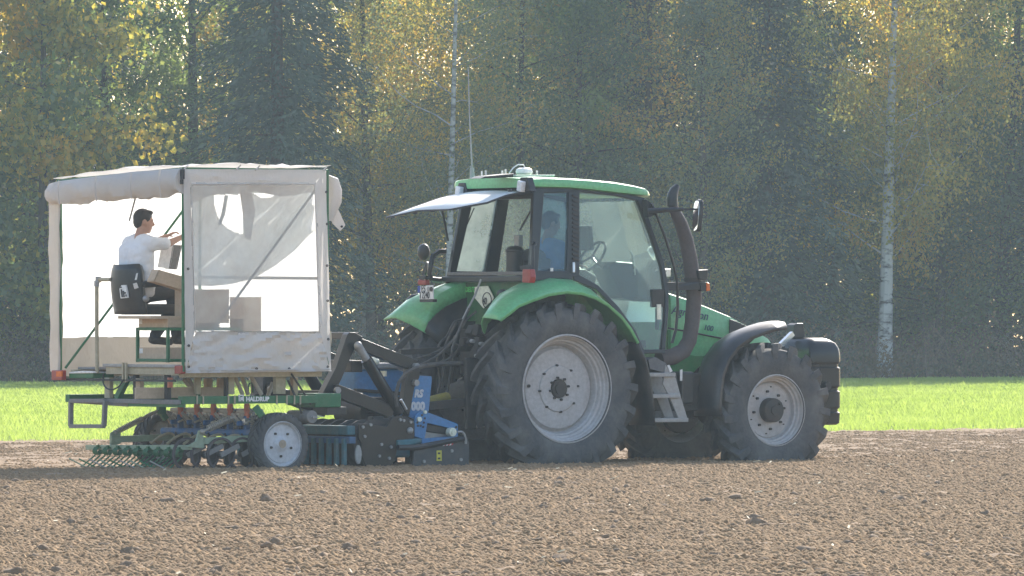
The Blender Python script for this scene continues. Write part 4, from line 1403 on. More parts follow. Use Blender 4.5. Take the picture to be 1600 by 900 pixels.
letters("plate_lettering", "FS", .105, qx('D', 236, 748, -.784), Yd, plate, M_INK, extrude=.002, bold=.0, squeeze=.80)
letters("plate_lettering", "I 2240", .105, qx('D', 228, 784, -.784), Yd, plate, M_INK, extrude=.002, bold=.0, squeeze=.68)
for xx, mm in ((274, M_STEEL), (290, M_DARK)):
    part("plate_seal", MB().cyl(qx('D', xx, 733, -.786), .026, .006, 0, 14), mm, plate)
mb = MB().span(pl[3] + Vector((.0, 0, -.03)), pl[2] + Vector((.05, 0, 0))); mb.beam(q('D', 258, 800, 1.88), q('D', 258, 850, 1.88), .03, .03)
mb.tube([q('D', 165, 800, 2.0), q('D', 190, 778, 1.96), q('D', 226, 772, 1.92)], .035, 8)
part("plate_holder", mb, M_BLACK, tractor, .005)
bx = xr_panel - .03
brd = [qx('I', x, y, bx) for x, y in ((782, 182), (912, 170), (968, 285), (960, 312), (868, 398), (775, 285))]
board = part("speed_board", MB().poly(brd, (.012, 0, 0)), M_PALE, tractor, .003)
cc = qx('I', 905, 315, bx - .008)
part("board_ring", MB().lathe([(.077, -.003), (.084, -.003), (.084, .003), (.077, .003)], 0, cc, 28, closed=True), M_INK, board)
letters("board_lettering", "40", .105, qx('I', 862, 358, bx - .010), Yd, board, M_INK, extrude=.002, bold=.0, squeeze=.75)
letters("maker_lettering", "DEUTZ-FAHR", .075, qx('I', 690, 232, xr_panel - .008), Yd, tractor, M_GLINK, extrude=.002, bold=.003, squeeze=.86)
part("rear_lamp", MB().ball(qx('I', 1060, 250, bx - .02), (.03, .10, .05)), M_BLACK, tractor)

# ---- rear linkage, power shaft, hoses
mb = MB()
for y in (.62, 1.48):
    mb.beam((-.1, y, .72), (-1.35, y, .62), .07, .09); mb.beam((-.45, y, .70), (-.38, y + .02, 1.35), .04, .05)
mb.beam((-.38, TC, 1.22), (-1.40, TC, 1.18), .06, .06)
mb.span((-.42, .72, .95), (-.25, 1.38, 1.42)); mb.span((-.36, .6, 1.36), (-.2, .7, 1.5)); mb.span((-.36, 1.4, 1.36), (-.2, 1.5, 1.5))
mb.cyl((-.42, .95, 1.15), .07, .2, 0, 12); mb.cyl((-.42, 1.2, 1.28), .05, .2, 0, 12); mb.cyl((-.42, 1.05, 1.35), .045, .2, 0, 12)
part("rear_linkage", mb, M_DARK, tractor, .008)
mb = MB().poly([q('C', x, y, .50) for x, y in ((930, 205), (1000, 205), (985, 590), (935, 590))], (0, .05, 0))
part("linkage_guard", mb, M_BLACK, tractor, .01)
a_, b_ = q('C', 690, 452, 1.02), q('C', 845, 412, 1.02)
shaft = part("power_shaft", MB().tube([a_, b_], .055, 14), M_YELLOW, tractor)
mb = MB().tube([q('C', 830, 414, 1.02), q('C', 865, 402, 1.02), q('C', 915, 395, 1.02)], [.06, .12, .135], 14)
part("shaft_guard", mb, paint("guard_grey_brown", (0.13, 0.11, 0.085), .7, dust=.5), shaft)
hs = [
    [('X', 410, 0, .9), ('X', 370, 110, .95), ('X', 300, 240, 1.0), ('X', 180, 320, 1.0), ('X', 60, 360, .9), ('X', 0, 385, .85)],
    [('X', 470, 30, .8), ('X', 400, 90, .85), ('X', 320, 220, .9), ('X', 210, 330, .9), ('X', 110, 390, .85), ('X', 20, 430, .8)],
    [('X', 420, 10, .8), ('X', 350, 160, .8), ('X', 300, 290, .8), ('X', 290, 350, .82), ('X', 200, 395, .8), ('X', 130, 405, .8)],
    [('X', 365, 85, 1.2), ('X', 310, 110, 1.2), ('X', 265, 200, 1.2), ('X', 210, 260, 1.15), ('X', 195, 370, 1.1), ('X', 215, 520, 1.1), ('X', 190, 620, 1.1)],
    [('X', 330, 110, 1.1), ('X', 285, 190, 1.1), ('X', 245, 300, 1.1), ('X', 240, 450, 1.1), ('X', 225, 560, 1.1)],
    [('X', 280, 250, 1.0), ('X', 350, 275, .9), ('X', 300, 360, 1.0), ('X', 285, 480, 1.0), ('X', 265, 600, 1.0)],
]
for h in hs:
    pts = [q(*p) for p in h]
    # smooth the run
    out = []
    for i in range(len(pts) - 1):
        p0 = pts[max(i - 1, 0)]; p1 = pts[i]; p2 = pts[i + 1]; p3 = pts[min(i + 2, len(pts) - 1)]
        for t in (0, .25, .5, .75):
            out.append(.5 * ((2 * p1) + (p2 - p0) * t + (2 * p0 - 5 * p1 + 4 * p2 - p3) * t * t + (3 * p1 - p0 - 3 * p2 + p3) * t ** 3))
    out.append(pts[-1])
    part("hydraulic_hose", MB().tube(out, .013, 7), M_HOSE, tractor)
part("control_rod", MB().tube([q('D', 560, 680, .75), q('D', 525, 770, .8), q('D', 460, 895, .85)], .012, 6), M_STEEL, tractor)
for i in range(12):
    p = Q(735 + random.random() * 22, 505 + random.random() * 60, .75 + random.random() * .4)
    mb = MB().box(p, (.05 + random.random() * .07, .05 + random.random() * .07, .05 + random.random() * .1), Matrix.Rotation(random.random() * .6, 3, 'Y'))
    part("valve_block", mb, M_DARK, tractor, .006)
for px, py in ((738, 533), (752, 537), (764, 525), (745, 556)):
    part("coupling", MB().cyl(Q(px, py, .7), .02, .05, 1, 8), M_STEEL, tractor)

# ------------------------------------------------------------------ front weight
xw0, xw1 = Q(1284, 600, .60).x, Q(1316, 600, .60).x
yf = QX(1229, 535, xw0).y
ztop = Q(1298, 528, .62).z; zbot = Q(1300, 664, .60).z
wb = (xw0 + xw1) / 2, (.6 + yf) / 2
weight = thing("front_weight", "black ribbed weight block carried in front of the tractor wheels", "tractor weight", (wb[0], wb[1], zbot))
def rrect(xa, xb, ya, yb, r_, z, n=5):
    out = []
    for (cx, cy, a0) in ((xb - r_, ya + r_, -pi / 2), (xb - r_, yb - r_, 0), (xa + r_, yb - r_, pi / 2), (xa + r_, ya + r_, pi)):
        for i in range(n + 1):
            a_ = a0 + (pi / 2) * i / n
            out.append(Vector((cx + r_ * cos(a_), cy + r_ * sin(a_), z)))
    return out
H = ztop - zbot
grooves = [1 - (g_ - 528) / (664 - 528) for g_ in (570, 607, 640)]
lv = [(0.0, .03), (.02, .006)]
for g_ in sorted(grooves):
    lv += [(g_ - .040, .0), (g_ - .022, .016), (g_ + .006, .016), (g_ + .03, .0)]
lv += [(.80, 0), (.88, .01), (.94, .035), (.98, .09), (1.0, .17)]
rows = []
for t, ins in lv:
    ix = min(ins, .13)
    rows.append(rrect(xw0 - .15 + ix * .6, xw1 - ix, .60 + ix, yf - ix, .06, zbot + t * H))
mb = MB().grid(rows, True, True)
mb.add(rows[0], [tuple(reversed(range(len(rows[0]))))]); mb.add(rows[-1], [tuple(range(len(rows[-1])))])
part("weight_body", mb, paint("glossy_black", (0.009, 0.010, 0.012), 0.25, dust=0.04, dust_scale=3), weight)
part("weight_pin", MB().cyl(Q(1291, 603, .57), .05, .06, 1, 14).cyl(Q(1291, 603, .53), .025, .05, 1, 10), M_DARK, weight)
mb = MB().beam((3.3, .85, .75), (xw0, .85, .75), .08, .1); mb.beam((3.3, 1.25, .75), (xw0, 1.25, .75), .08, .1)
part("lift_arm", mb, M_DARK, tractor)
mb = MB().beam(Q(1219, 540, .95), Q(1238, 521, .95), .05, .05); part("top_link", mb, M_BRIGHT, tractor)
mb = MB().poly([Q(1241, 508, 1.0), Q(1246, 505, 1.0), Q(1256, 505, 1.0), Q(1258, 528, 1.0), Q(1240, 528, 1.0)], (0, .14, 0))
part("link_bracket", mb, M_BLACK, tractor, .01)
# ------------------------------------------------------------------ power harrow between tractor and seeder
M_BLUE = paint("harrow_blue", (0.055, 0.215, 0.46), 0.4, dust=0.22, dust_scale=4)
M_TEAL = paint("dull_teal", (0.035, 0.15, 0.185), 0.55, dust=0.35, dust_scale=5)
M_PLATE = paint("dark_side_plate", (0.038, 0.045, 0.052), 0.45, dust=0.25, dust_scale=4)
M_YLABEL = paint("yellow_label", (0.62, 0.55, 0.06), 0.5, dust=0.15)
M_STRIPE = paint("white_stripe", (0.75, 0.73, 0.72), 0.5, dust=0.1)
M_STRIPE_R = paint("red_stripe", (0.50, 0.03, 0.05), 0.5, dust=0.1)
harrow = thing("power_harrow", "blue and black soil harrow coupled between tractor and planting machine", "harrow", (-2.0, 1.1, 0))
YN, YFAR = -.06, 2.30
Yt = Vector((0, 1, 0))
def mirror_y(p, c=1.12): return Vector((p[0], 2 * c - p[1], p[2]))

part("side_shield", MB().poly(qs('C', [(650, 690), (700, 668), (880, 634), (935, 640), (946, 665), (944, 800), (640, 805), (646, 740)], YN), (0, .025, 0)), M_PLATE, harrow, .006)
part("side_shield", MB().poly([mirror_y(p) for p in qs('C', [(650, 690), (700, 668), (880, 634), (935, 640), (946, 665), (944, 800), (640, 805), (646, 740)], YN)], (0, -.025, 0)), M_PLATE, harrow, .006)
rail = [q('C', x, y, YN - .01) for x, y in ((560, 690), (660, 690), (800, 664), (915, 640))]
part("shield_rail", MB().tube(rail, .030, 10), M_BLACK, harrow)
hd = [q('C', x, y, YN - .02) for x, y in ((884, 606), (905, 604), (918, 615), (925, 640), (926, 670))]
part("shield_handle", MB().tube(hd, .013, 8), M_STEEL, harrow)
for i in range(6):
    x0 = 803 + i * 9
    part("warning_stripe", MB().poly(qs('C', [(x0 + 6, 668 - i * .8), (x0 + 15, 666 - i * .8), (x0 + 9, 680 - i * .8), (x0, 682 - i * .8)], YN - .022), (0, .004, 0)), M_STRIPE if i % 2 == 0 else M_STRIPE_R, harrow)
lb = part("warning_label", MB().poly(qs('C', [(770, 706), (797, 705), (797, 762), (770, 762)], YN - .004), (0, .006, 0)), M_YLABEL, harrow)
for y0 in (716, 744):
    part("label_mark", MB().poly(qs('C', [(777, y0), (790, y0), (790, y0 + 10), (777, y0 + 10)], YN - .007), (0, .004, 0)), M_INK, lb)
for x, y in ((850, 708), (700, 765), (900, 755)):
    part("shield_bolt", MB().cyl(q('C', x, y, YN - .005), .017, .03, 1, 8), M_STEEL, harrow)

# trough, gearboxes and tine holders behind the shield
p0, p1 = q('C', 660, 690, 0), q('C', 930, 660, 0)
part("trough", MB().span((p0.x, .42, .10), (p1.x, YFAR, .30)), M_TEAL, harrow, .02)
for i in range(8):
    y = .15 + i * .285
    part("rotor", MB().cyl((p0.x + .3, y, .16), .10, .12, 2, 12).box((p0.x + .22, y, .03), (.03, .06, .3)).box((p0.x + .38, y, .03), (.03, .06, .3)), M_DARK, harrow, .004)
# big blue gearbox housing in the middle with grey top
gy = 1.25
g = qs('C', [(332, 262), (560, 262), (640, 300), (640, 470), (560, 545), (330, 460)], gy)
part("gearbox_housing", MB().poly(g, (0, .5, 0)), M_BLUE, harrow, .03)
tp = qs('C', [(352, 236), (595, 232), (600, 262), (345, 268)], gy - .06)
part("housing_cover", MB().poly(tp, (0, .5, 0)), M_STEEL, harrow, .015)
part("housing_cap", MB().ball(q('C', 430, 225, gy), (.05, .08, .05)), M_PALE, harrow)
part("bellows_cap", MB().poly([qx('C', x, y, g[0].x + .02) for x, y in ((470, 275), (500, 275), (500, 305), (470, 305))], (-.02, 0, 0)), M_PALE, harrow)
fr_b = qs('C', [(335, 370), (600, 390), (600, 410), (335, 385)], gy - .05)
part("housing_rib", MB().poly(fr_b, (0, .06, 0)), M_BLACK, harrow, .006)

# blue headstock plate with lettering, lower arms with pin
hp = qs('C', [(650, 320), (664, 300), (742, 304), (745, 318), (728, 490), (718, 505), (700, 500), (655, 540), (620, 522), (640, 400)], .42)
head = part("headstock_plate", MB().poly(hp, (0, .025, 0)), M_BLUE, harrow, .005)
part("headstock_plate", MB().poly([p + Vector((0, 1.35, 0)) for p in hp], (0, .025, 0)), M_BLUE, harrow, .005)
M_LET = paint("silver_lettering", (0.58, 0.60, 0.64), 0.5, dust=0.05)
xd = (q('C', 700, 480, .42) - q('C', 640, 480, .42)).normalized()
letters("type_lettering", "RS", .105, q('C', 648, 416, .414), xd, head, M_LET, shear=.22, bold=.006, extrude=.003, squeeze=.92)
letters("type_lettering", "000", .115, q('C', 632, 487, .414), xd, head, M_LET, shear=.05, bold=.007, extrude=.003, squeeze=.96)
def arm_plate(lat):
    a1 = qs('C', [(654, 520), (675, 500), (702, 492), (760, 515), (885, 562), (886, 640), (830, 645), (700, 672), (690, 655), (690, 640), (652, 632)], lat)
    return a1
# arm as strips around the opening
arm = MB().poly(qs('C', [(654, 520), (675, 500), (702, 492), (716, 498), (720, 560), (706, 640), (692, 642), (652, 632)], .30), (0, .03, 0))
a_o = part("lower_arm", arm, M_BLUE, harrow, .005)
part("lower_arm", MB().poly(qs('C', [(714, 497), (760, 513), (886, 562), (886, 640), (862, 642), (862, 590), (716, 556)], .302), (0, .03, 0)), M_BLUE, harrow, .005)
part("lower_arm", MB().poly(qs('C', [(690, 640), (720, 640), (866, 628), (884, 634), (880, 641), (790, 655), (692, 673)], .298), (0, .03, 0)), M_BLUE, harrow, .005)
part("arm_opening_dark", MB().poly(qs('C', [(712, 560), (850, 588), (850, 622), (706, 602)], .34), (0, .10, 0)), M_BLACK, harrow, .01)  # black block stands for the dark seen in the arm's opening
part("arm_opening_plate", MB().poly(qs('C', [(706, 604), (846, 624), (720, 640), (700, 640)], .36), (0, .02, 0)), M_STEEL, harrow)  # grey plate across the lower part of the opening
pin = q('C', 848, 606, .28)
part("arm_pin", MB().cyl(pin, .045, .07, 1, 16).cyl(pin + Vector((0, -.03, 0)), .022, .04, 1, 10), M_PALE, harrow)
for x, y in ((706, 498), (675, 537)):
    part("arm_bolt", MB().cyl(q('C', x, y, .29), .018 if x > 690 else .026, .03, 1, 10), M_PALE, harrow)
for x, y in ((690, 515), (705, 532), (665, 555), (683, 572), (700, 555), (668, 572), (697, 578), (875, 580), (874, 600)):
    part("bolt_hole", MB().cyl(q('C', x, y, .298), .012, .01, 1, 8), M_INK, a_o)

# black side plate with bolts
sp_ = qs('C', [(348, 562), (420, 560), (500, 575), (530, 530), (565, 515), (640, 540), (650, 560), (650, 640), (565, 670), (556, 700), (546, 760), (520, 792), (390, 796), (365, 740), (360, 660), (348, 640)], .05)
spl = part("hitch_plate", MB().poly(sp_, (0, .03, 0)), M_BLACK_S, harrow, .006)
part("hitch_plate", MB().poly([mirror_y(p) for p in sp_], (0, -.03, 0)), M_BLACK_S, harrow, .006)
for x, y in ((370, 579), (412, 567), (380, 630), (470, 673), (522, 687), (458, 736), (512, 748), (572, 540), (590, 544), (628, 552)):
    part("plate_bolt", MB().cyl(q('C', x, y, .045), .016, .03, 1, 8), M_STEEL, spl)
part("pivot_nut", MB().ball(q('C', 626, 598, .04), (.035, .03, .035)), M_STEEL, harrow)
part("wear_disc", MB().poly([q('C', 348 + 17 * cos(a_), 728 + 52 * sin(a_), .02) for a_ in np.linspace(0, 2 * pi, 21)[:-1]], (0, .02, 0)), M_STEEL, harrow, .004)
part("dust_flap", MB().poly(qs('C', [(560, 650), (690, 640), (690, 662), (560, 690)], .02), (0, .04, 0)), M_TEAL, harrow, .01)

# packer roller with scrapers (behind the harrow, full width)
xr_ = qx('C', 346, 600, 0).x if False else Q(460 + 346 / 3.4625, 670, .08).x
za, zb_, zc_ = q('C', 346, 572, .08).z, q('C', 346, 622, .08).z, q('C', 346, 668, .08).z
roller_x = xr_ - .02
part("roller_beam", MB().span((roller_x - .10, .10, zb_), (roller_x, YFAR - .1, za)), M_TEAL, harrow, .012)
part("scraper_rail", MB().span((roller_x - .13, .02, zc_), (roller_x - .05, YFAR - .05, zc_ + .07)), paint("packer_blue", (0.02, 0.10, 0.22), .45, dust=.25), harrow, .008)
for i in range(16):
    y = .10 + i * .14
    part("scraper", MB().span((roller_x - .16, y - .024, zc_ - .22), (roller_x - .12, y + .024, zc_ + .05)), M_TEAL, harrow, .006)
part("packer_roller", MB().cyl((roller_x + .24, (YFAR) / 2 + .05, .24), .22, YFAR - .1, 1, 24), M_DARK, harrow)
for i in range(12):
    y = .12 + i * .19
    part("packer_ring", MB().lathe([(.22, y - .02), (.26, y - .015), (.26, y + .015), (.22, y + .02)], 1, (roller_x + .24, 0, .24), 20), M_DARK, harrow)

# lifting frame that carries the planting machine: channel, top bar, ram, lower bar
for lat in (.45, 1.70):
    n_ = "near" if lat < 1 else "far"
    ch = qs('C', [(288, 78), (300, 66), (330, 68), (372, 92), (372, 118), (340, 125), (205, 435), (140, 425), (170, 365), (225, 260)], lat) if lat < 1 else \
        [p + Vector((0, lat - .45, 0)) for p in qs('C', [(288, 78), (300, 66), (330, 68), (372, 92), (372, 118), (340, 125), (205, 435), (140, 425), (170, 365), (225, 260)], .45)]
    part("lift_channel", MB().poly(ch, (0, .10, 0)), M_BLACK_S, harrow, .006)
    d = Vector((0, lat - .45, 0))
    a_, b_ = q('C', 345, 130, .45) + d, q('C', 650, 250, .45) + d
    part("top_bar", MB().beam(a_, b_, .09, .12), M_BLACK_S, harrow, .006)
    a_, b_ = q('C', 215, 380, .40) + d, q('C', 525, 500, .40) + d
    part("lower_bar", MB().beam(a_, b_, .09, .13), M_BLACK_S, harrow, .006)
    part("bar_pin", MB().cyl(a_ + Vector((0, -.06, 0)), .034, .04, 1, 12), M_STEEL, harrow)
    a_, b_ = q('C', 345, 140, .38) + d, q('C', 565, 505, .38) + d
    m_ = a_.lerp(b_, .2)
    ram = part("lift_ram", MB().tube([m_, b_], .062, 14), M_BLACK_S, harrow)
    part("ram_rod", MB().tube([a_, m_], .042, 12).ball(a_, .045), M_STEEL, ram)
    part("ram_pipe", MB().tube([q('C', 465, 300, .33) + d, q('C', 500, 365, .33) + d, q('C', 545, 460, .33) + d], .009, 6), M_STEEL, ram)
    pst = qs('C', [(585, 480), (606, 330), (618, 250), (645, 238), (680, 262), (678, 310), (652, 360), (622, 520)], .40)
    part("headstock_post", MB().poly([p + d for p in pst], (0, .09, 0)), M_BLACK_S, harrow, .006)
    for x, y in ((656, 340), (658, 250)):
        part("post_pin", MB().cyl(q('C', x, y, .37) + d, .034, .05, 1, 10), M_STEEL, harrow)
for (x, y) in ((335, 85), (320, 235), (210, 400)):
    p = q('C', x, y, .5)
    part("cross_tube", MB().beam((p.x, .5, p.z), (p.x, 1.75, p.z), .07, .07), M_BLACK_S, harrow, .006)
p = q('C', 310, 245, .55)
part("stop_block", MB().span(p + Vector((-.07, -.1, -.07)), p + Vector((.07, .1, .05))), M_BLACK_S, harrow, .01)
part("rear_drum", MB().cyl((q('C', 330, 500, .9).x, .85, q('C', 330, 500, .9).z), .14, .5, 1, 18), M_DARK, harrow)
hs2 = [q('C', x, y, .28) for x, y in ((555, 470), (550, 400), (565, 340), (600, 290), (650, 262), (715, 245))]
part("hydraulic_hose", MB().tube(hs2, .02, 8), M_HOSE, harrow)
hs2 = [q('C', x, y, .6) for x, y in ((715, 245), (800, 238), (930, 232))]
part("hydraulic_hose", MB().tube(hs2, .024, 8), M_HOSE, harrow)
hs2 = [q('C', x, y, .25) for x, y in ((490, 570), (520, 575), (545, 555), (556, 520))]
part("hydraulic_hose", MB().tube(hs2, .010, 8), M_HOSE, harrow)
part("hose_fitting", MB().tube([q('C', 575, 430, .3), q('C', 605, 485, .3)], .016, 8), M_BRIGHT, harrow)
mb = MB().tube([q('C', 400, 480, .6), q('C', 690, 460, .9)], .05, 10); mb.span((q('C', 420, 540, .5).x, .5, .55), (q('C', 600, 540, .5).x, 1.8, .72))
part("frame_beam", mb, M_DARK, harrow, .01)
for i, (x, y, rr) in enumerate(((480, 555, .05), (440, 545, .04), (525, 545, .04))):
    part("frame_clamp", MB().box(q('C', x, y, .35), (.14, .1, .09)), M_BLACK, harrow, .01)
# ------------------------------------------------------------------ planting machine with canvas shelter
M_SGREEN = paint("machine_green", (0.020, 0.150, 0.055), 0.45, dust=0.22, dust_scale=6)
M_LGREEN = paint("faded_green_bar", (0.30, 0.38, 0.26), 0.6, dust=0.35, dust_scale=6)
M_SBLUE = paint("coulter_blue", (0.035, 0.13, 0.32), 0.55, dust=0.6, dust_scale=8)
M_CAPRED = paint("orange_red_cap", (0.62, 0.19, 0.11), 0.55, dust=0.2)
M_BEIGE = paint("beige_painted_steel", (0.46, 0.40, 0.27), 0.6, dust=0.3, dust_scale=6)
M_WOOD = paint("plywood_crate", (0.56, 0.42, 0.29), 0.8, dust=0.15, dust_scale=5, vary=0.1)
M_TUBE = paint("seed_tube", (0.55, 0.50, 0.42), 0.4, dust=0.2)
M_SPRING = paint("spring_steel", (0.42, 0.38, 0.32), 0.4, metal=0.4, dust=0.3)
M_GREY = paint("weathered_grey", (0.23, 0.22, 0.21), 0.7, dust=0.3, dust_scale=8)
M_CANVAS = sheet("beige_canvas", (0.71, 0.67, 0.63), trans=0.34, dirt=0.22, dirt_col=(0.42, 0.35, 0.28), dirt_scale=1.4, wrinkle=0.6, gloss=0.05)
M_STRIP = sheet("thick_canvas_strip", (0.50, 0.45, 0.39), trans=0.14, dirt=0.35, dirt_col=(0.32, 0.26, 0.2), wrinkle=0.6)
M_ROOFCLOTH = sheet("grey_canvas_roof", (0.76, 0.72, 0.67), trans=0.35, dirt=0.2, wrinkle=0.4)
M_FILM = sheet("milky_window_film", (0.92, 0.92, 0.90), trans=0.72, dirt=0.05, dirt_col=(0.7, 0.68, 0.62), wrinkle=0.12, gloss=0.04)
M_FILM_CLEAR = sheet("clear_window_film", (0.78, 0.79, 0.78), trans=0.4, see=0.54, dirt=0.5, dirt_col=(0.5, 0.45, 0.38), dirt_scale=3, rough=0.2, gloss=0.08, wrinkle=0.3)
M_DRAPE = sheet("grey_film_drape", (0.56, 0.60, 0.60), trans=0.42, see=0.10, dirt=0.45, dirt_col=(0.36, 0.32, 0.28), dirt_scale=3, wrinkle=0.8, gloss=0.05)

seeder = thing("planting_machine", "green planting machine with beige canvas shelter and rear harrow tines", "planter", (-3.8, 1.2, 0))
def smooth_path(P, m=4):
    out = []
    for i in range(len(P) - 1):
        p0 = P[max(i - 1, 0)]; p1 = P[i]; p2 = P[i + 1]; p3 = P[min(i + 2, len(P) - 1)]
        for k in range(m):
            t = k / m
            out.append(.5 * ((2 * p1) + (p2 - p0) * t + (2 * p0 - 5 * p1 + 4 * p2 - p3) * t * t + (3 * p1 - p0 - 3 * p2 + p3) * t ** 3))
    out.append(P[-1]); return out

# ---- wheels
WX, WZ = -3.53, .265
tm = tyre_mb(0.318, 0.222, 0.20, 0.016, 26, 0.272, lw=0.035)
rim = MB().lathe([(.222, .006), (.232, .01), (.232, .022), (.212, .03), (.208, .05), (.196, .055), (.190, .045), (.10, .045), (.07, .038), (.05, .02), (.045, .018), (.001, .018)], 1, n=40)
nut_src = None
def small_wheel(y, sgn):
    w = empty_part("wheel", seeder, (WX, y, WZ)); w.scale = (1, sgn, 1); return w
w1 = small_wheel(0.0, 1); w2 = small_wheel(2.38, -1)
ty = raw("tyre", tm, M_TYRE, w1); ri = raw("rim", rim, paint("pale_rim", (0.56, 0.57, 0.60), 0.45, dust=0.2), w1)
hb = raw("hub", MB().cyl((0, .02, 0), .042, .02, 1, 18).cyl((0, .01, 0), .014, .02, 1, 8), paint("tan_hub", (0.42, 0.33, 0.24), .6), w1)
ns = []
for k in range(5):
    a_ = pi / 2 + 2 * pi * k / 5 + .6
    nb = MB().cyl((0, 0, 0), .014, .03, 1, 6, False)
    if not ns: n0 = raw("wheel_nut", nb, M_DARK, w1)
    else: n0 = again(ns[0], w1)
    n0.location = (.125 * cos(a_), .045, .125 * sin(a_)); ns.append(n0)
for ch in list(w1.children): again(ch, w2)
part("axle", MB().beam((WX, .2, WZ), (WX, 2.2, WZ), .07, .07), M_DARK, seeder)

# ---- main frame
zt = q('B', 1100, 300, .08).z; zbm = q('B', 1100, 346, .08).z
xb0, xb1 = q('B', 780, 320, .08).x, q('B', 1585, 320, .08).x
beam_n = part("frame_beam", MB().span((xb0, .08, zbm), (xb1, .16, zt)), M_SGREEN, seeder, .004)
part("frame_beam", MB().span((xb0, 2.24, zbm), (xb1, 2.32, zt)), M_SGREEN, seeder, .004)
letters("maker_lettering", "HALDRUP", .063, q('B', 1160, 331, .075), (1, 0, 0), beam_n, M_WHITE, extrude=.002, bold=.003, squeeze=.98)
e0 = q('B', 1116, 332, .075)
em = MB()
for (ax, az, bx_, bz) in ((0, 0, .010, .062), (.048, 0, .058, .062), (-.006, .055, .062, .066), (.020, .0, .030, .04), (.022, .036, .045, .044), (.034, .012, .044, .036)):
    em.span((e0.x + ax, .070, e0.z + az), (e0.x + bx_, .078, e0.z + bz))
part("maker_emblem", em, M_WHITE, beam_n)
for x in (868, 905, 1055, 1092, 1343, 1403, 1448, 1483):
    a_ = q('B', x, 296, .07); b_ = q('B', x, 350, .07)
    part("clamp_bolt", MB().beam(a_, b_, .012, .014), M_BEIGE, seeder)
a_ = q('B', 1590, 320, .2)
part("coupling_block", MB().span(q('B', 1570, 285, .12), q('B', 1620, 365, .45)), M_SGREEN, seeder, .01)
part("coupling_block", MB().span(q('C', 32, 408, .5), q('C', 110, 460, .75)), M_SGREEN, seeder, .008)
part("coupling_pin", MB().span(q('C', 175, 470, .15), q('C', 210, 512, .4)), M_BLACK, seeder, .01)
# rear cross beams, step, platform
xrb = q('B', 780, 330, .12).x
p_a, p_b = qx('B', 330, 325, xrb), qx('B', 780, 325, xrb)
part("rear_crossbeam", MB().span((xrb - .05, .1, qx('B', 500, 345, xrb).z - .0), (xrb + .03, p_a.y, qx('B', 500, 318, xrb).z)), M_GREY, seeder, .004)
part("rear_crossbeam", MB().span((xrb - .03, .1, qx('B', 500, 362, xrb).z), (xrb + .03, qx('B', 470, 350, xrb).y, qx('B', 500, 343, xrb).z)), M_SGREEN, seeder, .004)
xs_ = xrb - .12
fr4 = [qx('B', x, y, xs_) for x, y in ((118, 328), (322, 328), (314, 480), (116, 480))]
for i in range(4):
    part("step_frame_bar", MB().beam(fr4[i], fr4[(i + 1) % 4], .04, .045, up=(1, 0, 0)), M_GREY, seeder, .004)
part("step_frame_bar", MB().beam(qx('B', 130, 330, xs_), qx('B', 460, 352, xrb), .03, .04), M_GREY, seeder, .004)
# cross frame under the shelter floor
zf = q('B', 800, 150, .1).z
part("floor_rail", MB().span((xrb, .12, q('B', 800, 178, .1).z - .02), (-2.98, .18, zf)), M_BEIGE, seeder, .004)
part("floor_rail", MB().span((xrb, 2.2, q('B', 800, 178, .1).z - .02), (-2.98, 2.26, zf)), M_BEIGE, seeder, .004)
zA, zB_ = qx('B', 500, 128, xrb).z, qx('B', 500, 172, xrb).z
part("floor_crossbeam", MB().span((xrb - .02, .15, zB_), (xrb + .04, qx('B', 335, 150, xrb).y, zA)), M_BEIGE, seeder, .004)
part("floor_crossbeam", MB().span((xrb - .04, .15, zA), (xrb + .0, qx('B', 325, 125, xrb).y, zA + .03)), M_STEEL, seeder, .004)
part("floor_board", MB().span((xrb + .05, .25, zA - .03), (-3.0, 2.2, zA - .005)), M_GREY, seeder, .004)
part("under_rail", MB().span((xrb - .06, .2, qx('B', 200, 208, xrb).z), (xrb - .02, qx('B', 60, 208, xrb).y, qx('B', 200, 196, xrb).z)), M_DARK, seeder)
for x in (428, 447):
    p = qx('B', x, 160, xrb - .05); part("clamp_strap", MB().span(p + Vector((-.01, -.012, -.1)), p + Vector((.01, .012, .1))), M_BEIGE, seeder)
part("tool_tray", MB().poly([qx('B', x, y, xrb - .05) for x, y in ((105, 165), (250, 160), (250, 194), (105, 194))], (.25, 0, 0)), M_SGREEN, seeder, .006)
part("tray_lid", MB().poly([qx('B', x, y, xrb - .06) for x, y in ((105, 158), (180, 150), (250, 158), (250, 164), (105, 166))], (.25, 0, 0)), M_WHITE, seeder, .004)
lamp = part("tail_lamp", MB().poly([qx('B', x, y, xrb - .12) for x, y in ((0, 146), (62, 146), (62, 205), (0, 205))], (.06, 0, 0)), M_RED, seeder, .01)
part("lamp_lens", MB().poly([qx('B', x, y, xrb - .125) for x, y in ((28, 152), (60, 152), (60, 185), (28, 185))], (.02, 0, 0)), M_ORANGE, lamp, .004)
part("tail_lamp", MB().poly([qx('B', x, y, xrb - .08) for x, y in ((732, 118), (775, 118), (775, 168), (732, 168))], (.05, 0, 0)), M_RED, seeder, .008)
